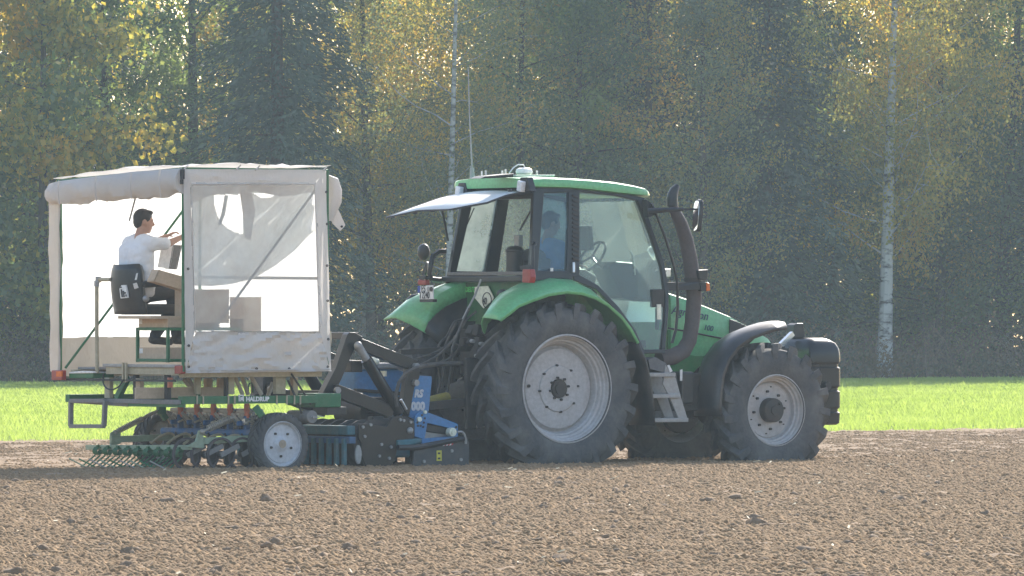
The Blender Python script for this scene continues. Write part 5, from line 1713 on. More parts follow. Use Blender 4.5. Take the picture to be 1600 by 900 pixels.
# uprights between frame and shelter floor
for (xa, xb_, y0, y1, lat, mm) in ((1338, 1396, 165, 288, .2, M_BEIGE), (1440, 1470, 190, 300, .5, M_WOOD), (1056, 1092, 170, 290, .3, M_BEIGE), (866, 892, 170, 290, .45, M_BEIGE),
                                   (1044, 1056, 175, 330, .28, M_DARK), (1205, 1262, 165, 290, 1.6, M_GREY), (925, 962, 195, 260, 1.5, M_WOOD), (1002, 1035, 195, 260, 1.5, M_WOOD)):
    p, p2 = q('B', xa, y0, lat), q('B', xb_, y1, lat)
    part("upright", MB().span((p.x, lat, p2.z), (p2.x, lat + .06, p.z)), mm, seeder, .004)
for (xa, xb_, y0, y1, mm) in ((316, 346, 190, 312, M_BEIGE), (486, 502, 175, 320, M_DARK), (502, 528, 195, 255, M_WOOD), (672, 690, 175, 320, M_DARK), (690, 700, 190, 250, M_CAPRED)):
    p, p2 = qx('B', xa, y0, xrb), qx('B', xb_, y1, xrb)
    part("upright", MB().span((xrb, p2.y, p2.z), (xrb + .05, p.y, p.z)), mm, seeder, .004)
a_, b_ = qx('B', 455, 190, xrb + .02), qx('B', 392, 318, xrb + .02)
part("diagonal_brace", MB().beam(a_, b_, .05, .07), M_SGREEN, seeder, .004)
part("cable", MB().tube(smooth_path([qx('B', x, y, xrb - .06) for x, y in ((312, 170), (308, 215), (325, 250), (360, 262), (400, 245), (430, 205))]), .008, 6), M_INK, seeder)
for (x0_, x1_, y0, y1) in ((505, 675, 250, 316), (694, 862, 248, 310), (895, 1046, 248, 302)):
    p, p2 = q('B', x0_, y0, .55), q('B', x1_, y1, .55)
    part("side_board", MB().span((p.x, .55, p2.z), (p2.x, .58, p.z)), M_WOOD, seeder, .004)
for (x0_, y0, x1_, y1, lat) in ((1085, 168, 1140, 292, .5), (1128, 162, 1172, 292, .6), (1176, 160, 1252, 292, .4), (790, 200, 830, 250, 1.3), (815, 190, 850, 260, 1.4), (1320, 220, 1290, 300, 1.0)):
    part("seed_tube", MB().tube([q('B', x0_, y0, lat), q('B', x1_, y1, lat)], .022, 10), M_TUBE, seeder)
part("pipe_loop", MB().tube(smooth_path([q('R', x, y, .9) for x, y in ((1040, 230), (1040, 160), (1065, 140), (1088, 170), (1088, 250))]), .008, 6), M_SGREEN, seeder)
part("drive_chain_rod", MB().tube([q('T', 410, 20, .1), q('T', 530, 205, .1), q('T', 575, 280, .1)], .010, 6), M_DARK, seeder)
part("drive_chain_rod", MB().tube([q('T', 380, 75, .1), q('T', 460, 250, .1), q('T', 500, 360, .1)], .012, 6), M_DARK, seeder)
# seed drum at the front end
dc = q('T', 590, 390, .02)
part("drive_drum", MB().cyl(dc + Vector((0, .20, 0)), .066, .40, 1, 24), M_GREY, seeder, .006)
part("drum_axle", MB().cyl(dc, .014, .06, 1, 10).beam(dc + Vector((0, -.02, 0)), dc + Vector((.07, -.02, -.005)), .012, .012), M_STEEL, seeder)
a_, b_ = q('T', 100, 300, .1), q('T', 165, 385, .05)
part("depth_arm", MB().beam(a_, b_, .05, .07), M_SGREEN, seeder, .006)

# ---- row of coulters: one is built, the others are copies
cx_ = qx('B', 960, 520, xrb + .55).x
row_x = -3.74
ys_ = [Q(80 + x / 3.8095, 640, 0).y for x in (770,)]
pts_row = [qx('B', x, 500, row_x).y for x in (770, 868, 965, 1062, 1165)]
zr = lambda y_, yy: qx('B', 960, yy, row_x).z
z_cap, z_body, z_tube, z_disc = zr(0, 378), zr(0, 470), zr(0, 515), zr(0, 655)
coulter_parts = None
def coulter(y):
    global coulter_parts
    holder = empty_part("coulter", seeder, (row_x, y, 0))
    if coulter_parts is None:
        made = []
        made.append(raw("red_cap", MB().lathe([(.022, z_cap - .09), (.03, z_cap - .06), (.024, z_cap - .03), (.032, z_cap), (.030, z_cap + .05), (.02, z_cap + .07)], 2, (0, 0, 0), 14), M_CAPRED, holder))
        made.append(raw("seed_hopper", MB().box((.10, .10, z_cap - .015), (.24, .16, .045)).box((.06, .11, z_cap - .06), (.12, .10, .06)), M_TUBE, holder, .015))
        mb = MB().box((0, .0, z_body), (.07, .04, .20)); mb.box((-.06, .02, z_body + .02), (.10, .03, .05)); mb.box((.07, -.01, z_body - .03), (.10, .04, .07))
        made.append(raw("coulter_body", mb, M_SBLUE, holder, .012))
        made.append(raw("link_bar", MB().beam((-.06, .06, z_body + .10), (.12, .05, z_body - .05), .02, .03).beam((-.02, .09, z_body + .02), (-.12, .10, z_body + .12), .02, .03), M_TUBE, holder, .004))
        made.append(raw("link_bar", MB().beam((-.10, .12, z_body + .08), (.02, .12, z_body - .07), .02, .02), M_BRIGHT, holder, .004))
        made.append(raw("closing_hoop", MB().tube(smooth_path([Vector(v_) for v_ in ((-.04, .02, z_tube - .06), (-.10, .03, z_tube - .02), (-.20, .04, z_tube - .04), (-.33, .05, z_tube - .12))]), .014, 6), M_BEIGE, holder))
        for (xa, ya, xb_, yb_, zz0, zz1, rr_) in ((.05, .10, -.02, .04, z_cap - .03, z_body + .05, .014), (.10, .14, .06, .02, z_cap - .03, z_body - .05, .012), (.12, -.06, -.05, -.03, z_cap - .05, z_body + .02, .010), (-.03, -.09, .06, -.06, z_cap + .02, z_body + .06, .008)):
            made.append(raw("drop_tube", MB().tube(smooth_path([Vector((xa, ya, zz0)), Vector(((xa + xb_) / 2 + .03, (ya + yb_) / 2, (zz0 + zz1) / 2)), Vector((xb_, yb_, zz1))]), rr_, 7), (M_TUBE, M_STEEL, M_HOSE, M_BRIGHT)[len(made) % 4], holder))
        made.append(raw("coil_spring", MB().tube([Vector((.02 + .022 * cos(t), -.07 + .022 * sin(t), z_body - .06 + .14 * t / 44)) for t in np.linspace(0, 44, 60)], .005, 5), M_SPRING, holder))
        ring = MB()
        for rr, ww in ((.165, .02), (.135, .02)):
            pass
        ring.lathe([(.130, -.010), (.130, .010), (.112, .010), (.112, -.010)], 1, (.10, 0, .125), 26, closed=True)
        made.append(raw("press_wheel", ring, M_DARK, holder))
        made.append(raw("wheel_spoke", MB().beam((.10, 0, .125), (.24, -.02, .24), .025, .03).cyl((.10, 0, .125), .03, .05, 1, 12), M_GREY, holder, .004))
        made.append(raw("share", MB().poly([Vector(v_) for v_ in ((-.06, -.01, z_body - .08), (.03, -.01, z_body - .08), (.0, -.01, .02), (-.07, -.01, .06))], (0, .03, 0)), M_DARK, holder, .003))
        coulter_parts = made
    else:
        for m_ in coulter_parts: again(m_, holder)
    return holder
step_y = (pts_row[0] - pts_row[-1]) / 4
for k in range(5):
    coulter(pts_row[0] - step_y * k)
part("coulter_bar", MB().tube([(row_x - .02, pts_row[0] + .3, z_tube), (row_x - .02, .22, z_tube)], .038, 14), M_SBLUE, seeder)
part("seed_rail", MB().span((row_x + .02, .3, z_cap - .06), (row_x + .07, pts_row[0] + .15, z_cap - .03)), M_BRIGHT, seeder, .004)
part("coulter_beam", MB().span((row_x + .12, .25, z_body - .02), (row_x + .20, pts_row[0] + .2, z_body + .06)), M_DARK, seeder, .006)
mb = MB()
part("row_cover", MB().span((row_x + .22, .3, z_body - .05), (row_x + .24, 2.2, z_cap - .05)), M_GREY, seeder)
for i in range(9):
    y = .35 + i * .16
    part("metering_bracket", MB().box((row_x - .02 + .05 * (i % 3), y, z_cap - .12 + .02 * (i % 2)), (.06, .05, .07), Matrix.Rotation(.3 * (i % 4), 3, 'Y')), (M_BRIGHT, M_GREY, M_BEIGE)[i % 3], seeder, .006)

for px, y_ in ((292, .34), (320, .26), (345, .20), (378, .24)):
    c_ = Q(px, 715, y_); c_.z = .165
    part("press_wheel", MB().lathe([(.170, -.012), (.172, .0), (.170, .012), (.146, .014), (.146, -.014)], 1, c_, 32, closed=True), M_RUST, seeder)
    part("wheel_hub", MB().cyl(c_, .035, .05, 1, 12), M_DARK, seeder)
    part("wheel_arm", MB().beam(c_ + Vector((-.02, -.03, -.01)), c_ + Vector((.20, -.03, .085)), .02, .05), M_GREY, seeder, .004)
# ---- rear tine harrow
xt = Q(80 + 830 / 3.8095, 540 + 605 / 3.8095, .25).x
ta, tb = qx('B', 212, 606, xt), qx('B', 832, 606, xt)
tine_bar = part("tine_bar", MB().beam(ta, tb, .035, .05), M_LGREEN, seeder, .004)
zc_t = qx('B', 500, 632, xt).z
tine_src = None
yA, yB = qx('B', 292, 632, xt).y, qx('B', 775, 632, xt).y
for i in range(9):
    y = yA + (yB - yA) * i / 8
    if tine_src is None:
        mb = MB()
        coil = [Vector((.036 * cos(t), -.045 + .09 * t / (5 * 2 * pi), .036 * sin(t))) for t in np.linspace(0, 5 * 2 * pi, 61)]
        mb.tube(coil, .0075, 5)
        mb.tube([Vector((.0, -.05, -.045)), Vector((-.14, -.05, -.15)), Vector((-.42, -.06, -.28))], .008, 6)
        mb.tube([Vector((.0, .05, -.045)), Vector((-.14, .06, -.15)), Vector((-.42, .08, -.28))], .008, 6)
        mb.box((0, 0, .045), (.03, .03, .03))
        tine_src = raw("spring_tine", mb, M_SGREEN, seeder)
        o = tine_src
    else:
        o = again(tine_src, seeder)
    o.location = Vector((xt - .03, y, zc_t)) - BASE[seeder]
    # worn bright trailing ends lying towards the camera
    e = part("tine_end", MB().tube([Vector((xt - .36, y + .02, .10)), Vector((xt - .26, y - .24, -.01))], .008, 5), (M_LGREEN, M_SGREEN, M_SPRING)[i % 3], seeder)
# arms and adjusting springs
def arm_set(lat, k0, k1, kb):
    a_, b_ = q('B', *k0, lat), q('B', *k1, lat)
    part("tine_arm", MB().beam(a_, b_, .04, .065), M_LGREEN, seeder, .004)
    part("arm_bracket", MB().poly(qs('B', kb, lat - .02), (0, .03, 0)), M_LGREEN, seeder, .004)
arm_set(.25, (905, 568), (1185, 552), ((800, 604), (862, 570), (882, 505), (906, 505), (912, 605), (905, 612)))
fa = qx('B', 350, 566, xt).y
a_, b_ = qx('B', 355, 560, xt), Vector((xt + 1.05, fa, qx('B', 355, 560, xt).z + .03))
part("tine_arm", MB().beam(a_, b_, .04, .065), M_LGREEN, seeder, .004)
part("arm_bracket", MB().poly([Vector((p.x, fa - .02, p.z)) for p in (qx('B', 300, 600, xt), qx('B', 335, 562, xt), qx('B', 340, 520, xt))] + [Vector((xt + .12, fa - .02, a_.z + .12)), Vector((xt + .12, fa - .02, a_.z - .04))], (0, .03, 0)), M_LGREEN, seeder, .004)
def spring_rod(p0, p1, t0, t1, turns, r_):
    part("adjust_rod", MB().tube([p0, p1], .015, 8).ball(p0, .028).ball(p0.lerp(p1, t1), .026), M_SPRING, seeder)
    d = (p1 - p0).normalized(); s = d.cross(Vector((0, 0, 1))).normalized(); u = s.cross(d)
    a_, b_ = p0.lerp(p1, t0), p0.lerp(p1, t1)
    pts = [a_.lerp(b_, t / (turns * 2 * pi)) + (s * cos(t) + u * sin(t)) * r_ for t in np.linspace(0, turns * 2 * pi, turns * 8 + 1)]
    part("compression_spring", MB().tube(pts, .0065, 5), M_SPRING, seeder)
p0 = Vector((xt + .06, fa, qx('B', 340, 518, xt).z)); p1 = q('B', 645, 382, fa - .1)
spring_rod(p0, p1, .06, .60, 16, .026)
part("spring_post", MB().beam(p0, p0 + Vector((0, 0, -.16)), .03, .03), M_SPRING, seeder)
spring_rod(q('B', 900, 512, .22), q('B', 1085, 425, .22), .18, .92, 13, .034)
part("spring_bracket", MB().beam(q('B', 640, 372, fa - .1), q('B', 685, 440, fa - .1), .05, .06).box(q('B', 655, 385, fa - .1), (.09, .06, .08)), M_SGREEN, seeder, .008)

# ---- shelter: green poles, canvas, windows
SX0, SX1, SY0, SY1 = -4.714, -2.985, 0.0, 2.49
P_rn_t, P_rn_b = Q(287, 262, SY0), Q(289, 583, SY0)
P_fn_t, P_fn_b = Q(509, 265, SY0), Q(516, 580, SY0)
P_rf_t = QX(88, 283, SX0); P_rf_b = QX(94, 588, SX0)
SY1 = P_rf_t.y
ztop_n, ztop_f = P_rn_t.z - .01, P_rf_t.z
def pole(a_, b_, r_=.017, mm=None):
    return part("shelter_pole", MB().tube([a_, b_], r_, 8), mm or M_SGREEN, seeder)
pole(Vector((SX0, .02, ztop_n)), Vector((SX0, .02, 1.0))); pole(Vector((SX1, .02, ztop_n)), Vector((SX1, .02, 1.0)))
pole(Vector((SX0 + .02, SY1 - .05, ztop_f)), Vector((SX0 + .02, SY1 - .05, 1.0))); pole(Vector((SX1, SY1 - .03, ztop_f)), Vector((SX1, SY1 - .03, 1.0)))
for (a_, b_) in (((SX0, .02, ztop_n), (SX0, SY1 - .03, ztop_f)), ((SX1, .02, ztop_n), (SX1, SY1 - .03, ztop_f)), ((SX0, .02, ztop_n), (SX1, .02, ztop_n)), ((SX0, SY1 - .03, ztop_f), (SX1, SY1 - .03, ztop_f))):
    pole(Vector(a_), Vector(b_), .016)
# diagonal stays
pole(Q(492, 298, .06), Q(330, 520, .06), .013, M_GREY)
pole(qx('A', 105, 838, SX0 + .05), QX(285, 330, SX0 + .95), .013, M_SGREEN)

def bumpy(u, v, seed, amp):
    return amp * (float(vnoise(np.array([u * 9.0]), np.array([v * 9.0]), seed, 1.6)[0]) - .5) + amp * .4 * (float(vnoise(np.array([u * 30.0]), np.array([v * 30.0]), seed + 1, 1.6)[0]) - .5)
def ridge(u, v, seed, amp):
    a_, b_ = u * 5.0 + v * 3.1, v * 1.6 - u * 1.1
    n_ = float(vnoise(np.array([a_ * 2.2 + 7]), np.array([b_ * .9 + 3]), seed + 5, .8)[0])
    return amp * (1 - abs(2 * n_ - 1)) ** 4
def cloth(name, f, nu, nv, mat, parent=seeder, seed=1, amp=.02, nrm=(0, -1, 0), solid=0.0):
    nn = Vector(nrm); rows = []
    for i in range(nu + 1):
        rows.append([Vector(f(i / nu, j / nv)) + nn * (bumpy(i / nu, j / nv, seed, amp) + ridge(i / nu, j / nv, seed, amp * .9)) for j in range(nv + 1)])
    return part(name, MB().grid(rows), mat, parent, solid=solid)
# near side panel: frame of canvas around a clear window
def near(px, py, lat=-.02): return Q(px, py, lat)
def bil(A, B, C, D):
    A, B, C, D = [Vector(p) for p in (A, B, C, D)]
    return lambda u, v: A.lerp(B, u).lerp(D.lerp(C, u), v)
o_ = dict(tl=(286, 264), tr=(509, 265), br=(517, 580), bl=(290, 583)); w_ = dict(tl=(298, 287), tr=(492, 287), br=(499, 519), bl=(304, 519))
def pk(d, k): return near(*d[k])
cloth("side_canvas", bil(pk(o_, 'tl'), pk(o_, 'tr'), pk(w_, 'tr'), pk(w_, 'tl')), 24, 4, M_CANVAS, seed=3, amp=.015)
cloth("side_canvas", bil(pk(w_, 'bl'), pk(w_, 'br'), pk(o_, 'br'), pk(o_, 'bl')), 40, 14, M_CANVAS, seed=4, amp=.04)
cloth("side_canvas", bil(pk(o_, 'tl'), pk(w_, 'tl'), pk(w_, 'bl'), pk(o_, 'bl')), 3, 24, M_CANVAS, seed=5, amp=.012)
cloth("side_canvas", bil(pk(w_, 'tr'), pk(o_, 'tr'), pk(o_, 'br'), pk(w_, 'br')), 3, 24, M_CANVAS, seed=6, amp=.012)
cloth("side_window", bil(near(296, 285, -.012), near(494, 285, -.012), near(501, 521, -.012), near(302, 521, -.012)), 12, 14, M_FILM_CLEAR, seed=7, amp=.03)
for px, py in ((513, 300), (514, 350), (514, 415), (515, 470), (516, 530), (515, 573), (292, 573), (292, 540), (291, 420), (398, 576), (455, 576)):
    part("eyelet", MB().lathe([(.006, -.004), (.013, -.004), (.013, .004), (.006, .004)], 1, Q(px - 3 if px > 400 else px + 3, py, -.03), 10, closed=True), M_INK, seeder)
part("canvas_hem", MB().tube([Q(291, 579, -.03), Q(400, 578.5, -.035), Q(516, 577, -.03)], .008, 5), M_CANVAS, seeder)
part("canvas_hem", MB().tube([Q(299, 288, -.03), Q(492, 288, -.03), Q(499, 518.5, -.03), Q(305, 518.5, -.03), Q(299, 288, -.03)], .0065, 5), M_CANVAS, seeder)
# roof
rz = [(SX0, ztop_n, ztop_f), (SX1, ztop_n, ztop_f)]
def roof_f(u, v):
    x = SX0 - .03 + (SX1 - SX0 + .05) * u; y = -.03 + (SY1 + .06) * v
    return (x, y, ztop_n + .02 + (ztop_f - ztop_n) * v + .035 * sin(pi * u) * (1 - .3 * v) + .03 * sin(pi * v))
cloth("roof_canvas", roof_f, 14, 18, M_ROOFCLOTH, seed=8, amp=.03, nrm=(0, 0, 1))
# far wall and front wall: milky film above, canvas strip below and at the edges
yw = SY1
zl = QX(95, 528, SX0).z
zb0 = QX(95, 588, SX0).z
cloth("far_window_film", bil((SX0 + .06, yw, ztop_f), (SX1, yw, ztop_f), (SX1, yw, zl), (SX0 + .06, yw, zl)), 14, 14, M_FILM, seed=9, amp=.03)
cloth("far_canvas_strip", bil((SX0 + .06, yw + .004, zl + .01), (SX1, yw + .004, zl + .01), (SX1, yw + .004, zb0), (SX0 + .06, yw + .004, zb0)), 14, 5, M_STRIP, seed=10, amp=.03)
fz1 = Q(512, 519, SY0).z; fz0 = Q(514, 580, SY0).z
cloth("front_window_film", bil((SX1 + .01, .06, ztop_n), (SX1 + .01, yw, ztop_f), (SX1 + .01, yw, fz1), (SX1 + .01, .06, fz1)), 14, 14, M_FILM, seed=11, amp=.03, nrm=(1, 0, 0))
cloth("front_canvas_strip", bil((SX1 + .014, .0, fz1 + .01), (SX1 + .014, yw, fz1 + .01), (SX1 + .014, yw, fz0), (SX1 + .014, .0, fz0)), 14, 5, M_STRIP, seed=12, amp=.03, nrm=(1, 0, 0))
cr = QX(440, 437, SX1)
part("window_crossbar", MB().beam((SX1 - .02, .05, cr.z + .01), (SX1 - .02, yw - .05, cr.z + .03), .02, .03), M_GREY, seeder)
# far rear edge flap
cloth("rear_edge_flap", bil(QX(77, 312, SX0), QX(94, 312, SX0), QX(94, 588, SX0), QX(79, 580, SX0)), 3, 20, M_STRIP, seed=13, amp=.015, nrm=(-1, 0, 0))
# rolled rear curtain
def curtain():
    rows = []; nseg = 70
    top = [(78, 288), (95, 283), (150, 276), (215, 268), (286, 263)]
    bot = [(77, 318), (95, 320), (135, 316), (170, 314), (200, 313), (240, 307), (286, 303)]
    for i in range(nseg + 1):
        px = 84 + (288 - 84) * i / nseg
        ty_ = np.interp(px, [p[0] for p in top], [p[1] for p in top]); by_ = np.interp(px, [p[0] for p in bot], [p[1] for p in bot])
        A_, B_ = QX(px, ty_, SX0), QX(px, by_, SX0)
        h = A_.z - B_.z; row = []
        for k in range(14):
            a_ = 2 * pi * k / 14
            wob = 1 + .42 * (float(vnoise(np.array([px * .07 + k * .5]), np.array([k * 1.1]), 14, 1.3)[0]) - .5) + .20 * (float(vnoise(np.array([px * .18 - k * .9]), np.array([k * 1.7]), 15, 1.3)[0]) - .5)
            row.append(Vector((SX0 - .03 + .075 * sin(a_) * wob, A_.y, B_.z + h * (.5 + .5 * cos(a_) * (wob if cos(a_) < 0 else 1)))))
        rows.append(row)
    mb = MB().grid(rows, True, True)
    mb.add(rows[0], [tuple(range(14))]); mb.add(rows[-1], [tuple(range(14))])
    return mb
cur = part("rolled_curtain", curtain(), M_CANVAS, seeder)
for px in (92, 150, 205, 250):
    ty_ = 283 - (px - 95) * .105; by_ = 318 - (px - 95) * .075
    A_, B_ = QX(px, ty_ - 1, SX0 - .18), QX(px + 1, by_ + 1, SX0 - .17)
    part("curtain_tie", MB().tube([A_, A_.lerp(B_, .35) + Vector((-.015, 0, 0)), A_.lerp(B_, .7) + Vector((-.012, 0, 0)), B_], .008, 6), M_CANVAS, cur)
p = QX(202, 296, SX0 - .02)
part("hanging_strap", MB().tube([p + Vector((.1, 0, 0)), QX(202, 345, SX0 + .08)], .010, 6), M_GREY, seeder)
part("corner_fitting", MB().box(Q(285, 272, -.03), (.04, .03, .10)).box(Q(284, 284, -.03), (.03, .02, .05)), M_INK, seeder, .004)
for px, py in ((289, 262), (401, 263), (507, 263), (371, 262)):
    part("roof_tie", MB().tube([Q(px - 2, py + 3, -.03), Q(px + 1, py, -.02), Q(px + 5, py - 4, .03)], .008, 5), M_CANVAS, seeder)
# bundled front curtain hanging at the near front corner
def front_roll():
    rows = []
    for (px, py, r_) in ((512, 274, .03), (519, 278, .055), (523, 295, .065), (523, 315, .06), (519, 330, .045), (515, 345, .03)):
        c_ = Q(px, py, .10); rows.append([c_ + Vector((r_ * 1.2 * cos(a_), r_ * sin(a_), r_ * .2 * sin(2 * a_))) for a_ in np.linspace(0, 2 * pi, 13)[:-1]])
    mb = MB().grid(rows, True, True); mb.add(rows[0], [tuple(range(12))]); mb.add(rows[-1], [tuple(range(12))])
    return mb
part("front_curtain_roll", front_roll(), M_CANVAS, seeder)
fl_ = [Q(x, y, .12) for x, y in ((516, 338), (524, 318), (532, 334), (540, 352), (532, 361), (520, 349))]
part("canvas_flap", MB().poly(fl_, (0, .012, 0)), M_CANVAS, seeder, .003)
part("flap_eyelet", MB().cyl(Q(534, 354, .11), .012, .012, 1, 8), M_INK, seeder)
# loose film hanging inside, behind the clear window
def drape():
    top = [(300, 290), (340, 290), (400, 298), (450, 298), (492, 290)]
    bot = [(300, 446), (330, 447), (360, 444), (395, 436), (430, 415), (460, 392), (480, 370), (494, 358)]
    nc_, nr_ = 68, 156; rows = []; keep = []
    for i in range(nr_ + 1):
        px = 300 + 194 * i / nr_
        a_ = np.interp(px, [p[0] for p in top], [p[1] for p in top]); b_ = np.interp(px, [p[0] for p in bot], [p[1] for p in bot])
        rows.append([Q(px, a_ + (b_ - a_) * j / nc_, .36 + .07 * sin(px * .05 + j * .16) * (.3 + j / nc_) + .02 * sin(px * .21 + j * .3)) for j in range(nc_ + 1)])
    mb = MB(); fs = []; w = nc_ + 1
    for i in range(nr_):
        for j in range(nc_):
            px = 300 + 194 * (i + .5) / nr_; a_ = np.interp(px, [p[0] for p in top], [p[1] for p in top]); b_ = np.interp(px, [p[0] for p in bot], [p[1] for p in bot])
            py = a_ + (b_ - a_) * (j + .5) / nc_
            # opened folds near the top: bright gaps bounded by a curve
            if 335 < px < 380 and 304 < py < 309 + 56 * max(0, 1 - ((px - 380) / 46) ** 2) ** .5: continue
            if 397 < px < 431 and 301 < py < 303 + 7 * sin(pi * (px - 397) / 36): continue
            fs.append((i * w + j, i * w + j + 1, (i + 1) * w + j + 1, (i + 1) * w + j))
    mb.add([p for r_ in rows for p in r_], fs, True)
    return mb
part("inner_film_drape", drape(), M_DRAPE, seeder)
part("film_fold", MB().poly([Q(x, y, .30) for x, y in ((376, 300), (394, 302), (399, 330), (392, 375), (384, 370), (381, 335))], (0, .02, 0)), M_CANVAS, seeder, .004)
part("film_fold", MB().poly([Q(x, y, .29) for x, y in ((352, 305), (357, 305), (352, 335), (345, 352), (341, 350), (347, 333))], (0, .015, 0)), M_DRAPE, seeder, .004)
part("valance", MB().poly([Q(x, y, .20) for x, y in ((300, 284), (494, 284), (492, 300), (440, 307), (400, 299), (330, 305), (300, 318))], (0, .01, 0)), M_CANVAS, seeder)

# ---- operator's seat on its frame
sx = -4.62
sb = [qx('K', x, y, sx) for x, y in ((52, 482), (60, 466), (160, 462), (205, 478), (243, 530), (262, 600), (268, 690), (258, 770), (150, 788), (75, 760), (56, 730))]
seat = thing("operator_seat", "black moulded operator's seat with white label inside the canvas shelter", "seat", (sx, 1.05, qx('K', 150, 790, sx).z))
yl_, yr_ = qx('K', 55, 600, sx).y, qx('K', 240, 600, sx).y
zt_, zb2 = qx('K', 120, 466, sx).z, qx('K', 120, 778, sx).z
rows = []
for i in range(9):
    t = i / 8; z = zb2 + (zt_ - zb2) * t
    w = .5 + .5 * (1 - max(0, (t - .75) / .25) ** 2 * .35); yc = (yl_ + yr_) / 2; hw = abs(yl_ - yr_) / 2 * w
    dx = -.02 * sin(pi * t) - .04 * t
    rows.append([Vector((sx + dx + .08 * (abs(s_) ** 2.2), yc + hw * s_, z)) for s_ in np.linspace(-1, 1, 9)])
part("backrest", MB().grid(rows), M_BLACK, seat, .0, solid=.07)
part("seat_cushion", MB().span((sx + .05, (yl_ + yr_) / 2 - .23, zb2 - .01), (sx + .48, (yl_ + yr_) / 2 + .23, zb2 + .10)), M_BLACK, seat, .03)
a_ = qx('K', 265, 590, sx)
part("armrest", MB().beam(Vector((sx + .02, yr_ - .02, a_.z)), Vector((sx + .38, yr_ - .02, a_.z + .02)), .06, .07), M_BLACK, seat, .02)
lb = [qx('K', x, y, sx - .075) for x, y in ((106, 596), (150, 594), (160, 676), (116, 680))]
lab = part("seat_label", MB().poly(lb, (.02, 0, 0)), M_WHITE, seat)
def lmark(pts): part("label_mark", MB().poly([qx('K', x, y, sx - .079) for x, y in pts], (.006, 0, 0)), M_INK, lab)
lmark(((112, 606), (121, 605), (122, 614), (113, 615))); lmark(((115, 622), (124, 621), (130, 672), (121, 673)))
lmark(((128, 632), (137, 631), (142, 672), (134, 673))); lmark(((137, 640), (148, 639), (149, 650), (138, 651))); lmark(((146, 655), (153, 654), (154, 668), (147, 669)))
part("side_label", MB().poly([Q(160 + x / 4.09, 300 + y / 4.09, yr_ - .045) for x, y in ((198, 586), (220, 580), (232, 612), (208, 620))], (0, .01, 0)), M_WHITE, seat)
part("side_label", MB().poly([Q(160 + x / 4.09, 300 + y / 4.09, yr_ - .05) for x, y in ((220, 520), (228, 518), (220, 562), (210, 562))], (0, .01, 0)), M_WHITE, seat)
part("seat_knob", MB().ball(Q(160 + 278 / 4.09, 300 + 682 / 4.09, yr_ - .06), .035), M_STEEL, seat)
pl0, pl1 = qx('A', 317, 632, sx), q('A', 565, 632, .75)
part("seat_platform", MB().span((sx - .02, .72, pl0.z - .035), (-3.5, qx('A', 317, 632, sx).y, pl0.z - .005)), M_WOOD, seat, .003)
# pipe rail left of the seat
pr = [qx('A', x, y, SX0 + .05) for x, y in ((282, 492), (234, 492), (228, 500), (228, 700), (230, 858))]
part("handrail", MB().tube(pr, .020, 10), M_BEIGE, seeder)
part("handrail_joint", MB().cyl(pr[1], .03, .06, 2, 10).cyl(pr[2] + Vector((0, 0, -.02)), .028, .06, 2, 10), M_STEEL, seeder)

# ---- crates in their green rack
bxx = Q(264, 560, .70).x
yR, yL = .70, QX(215, 560, bxx).y
def zz(py): return QX(240, py, bxx).z
rack = MB()
for y_ in (yR + .01, yL - .01):
    part("rack_post", MB().span((bxx - .02, y_ - .015, zz(566)), (bxx + .01, y_ + .015, zz(513))), M_SGREEN, seeder, .003)
for py in (514, 563):
    part("rack_bar", MB().span((bxx - .02, yR, zz(py) - .016), (bxx + .01, yL, zz(py) + .016)), M_SGREEN, seeder, .003)
    part("rack_bar", MB().span((bxx, yR - .02, zz(py) - .016), (-3.6, yR + .01, zz(py) + .016)), M_SGREEN, seeder, .003)
def crate(label, x0_, x1_, y0, y1, z0_, z1_, sticker=True, nm="wooden_crate", cat="crate"):
    c = thing(nm, label, cat, ((x0_ + x1_) / 2, (y0 + y1) / 2, z0_), group="pale wooden crates on the planting machine")
    t = .012
    part("end_board", MB().span((x0_, y0, z0_), (x0_ + t, y1, z1_)), M_WOOD, c, .002); part("end_board", MB().span((x1_ - t, y0, z0_), (x1_, y1, z1_)), M_WOOD, c, .002)
    part("side_board", MB().span((x0_ + t, y0 + .001, z0_), (x1_ - t, y0 + t, z1_ - .002)), M_WOOD, c, .002); part("side_board", MB().span((x0_ + t, y1 - t, z0_), (x1_ - t, y1 - .001, z1_ - .002)), M_WOOD, c, .002)
    part("bottom_board", MB().span((x0_ + t, y0 + t, z0_ + .001), (x1_ - t, y1 - t, z0_ + t)), M_WOOD, c)
    if sticker:
        part("paper_sticker", MB().span((x0_ - .003, y1 - .07, z1_ - .06), (x0_ + .001, y1 - .01, z1_ - .01)), M_WHITE, c)
    return c
crate("pale wooden crate under the seat board, upper one in the green rack", bxx + .0, bxx + .62, yR + .02, yL - .02, zz(512) + .0, zz(497))
crate("pale wooden crate at the bottom of the green rack below the feet", bxx + .0, bxx + .62, yR + .03, yL - .03, zz(561), zz(543))
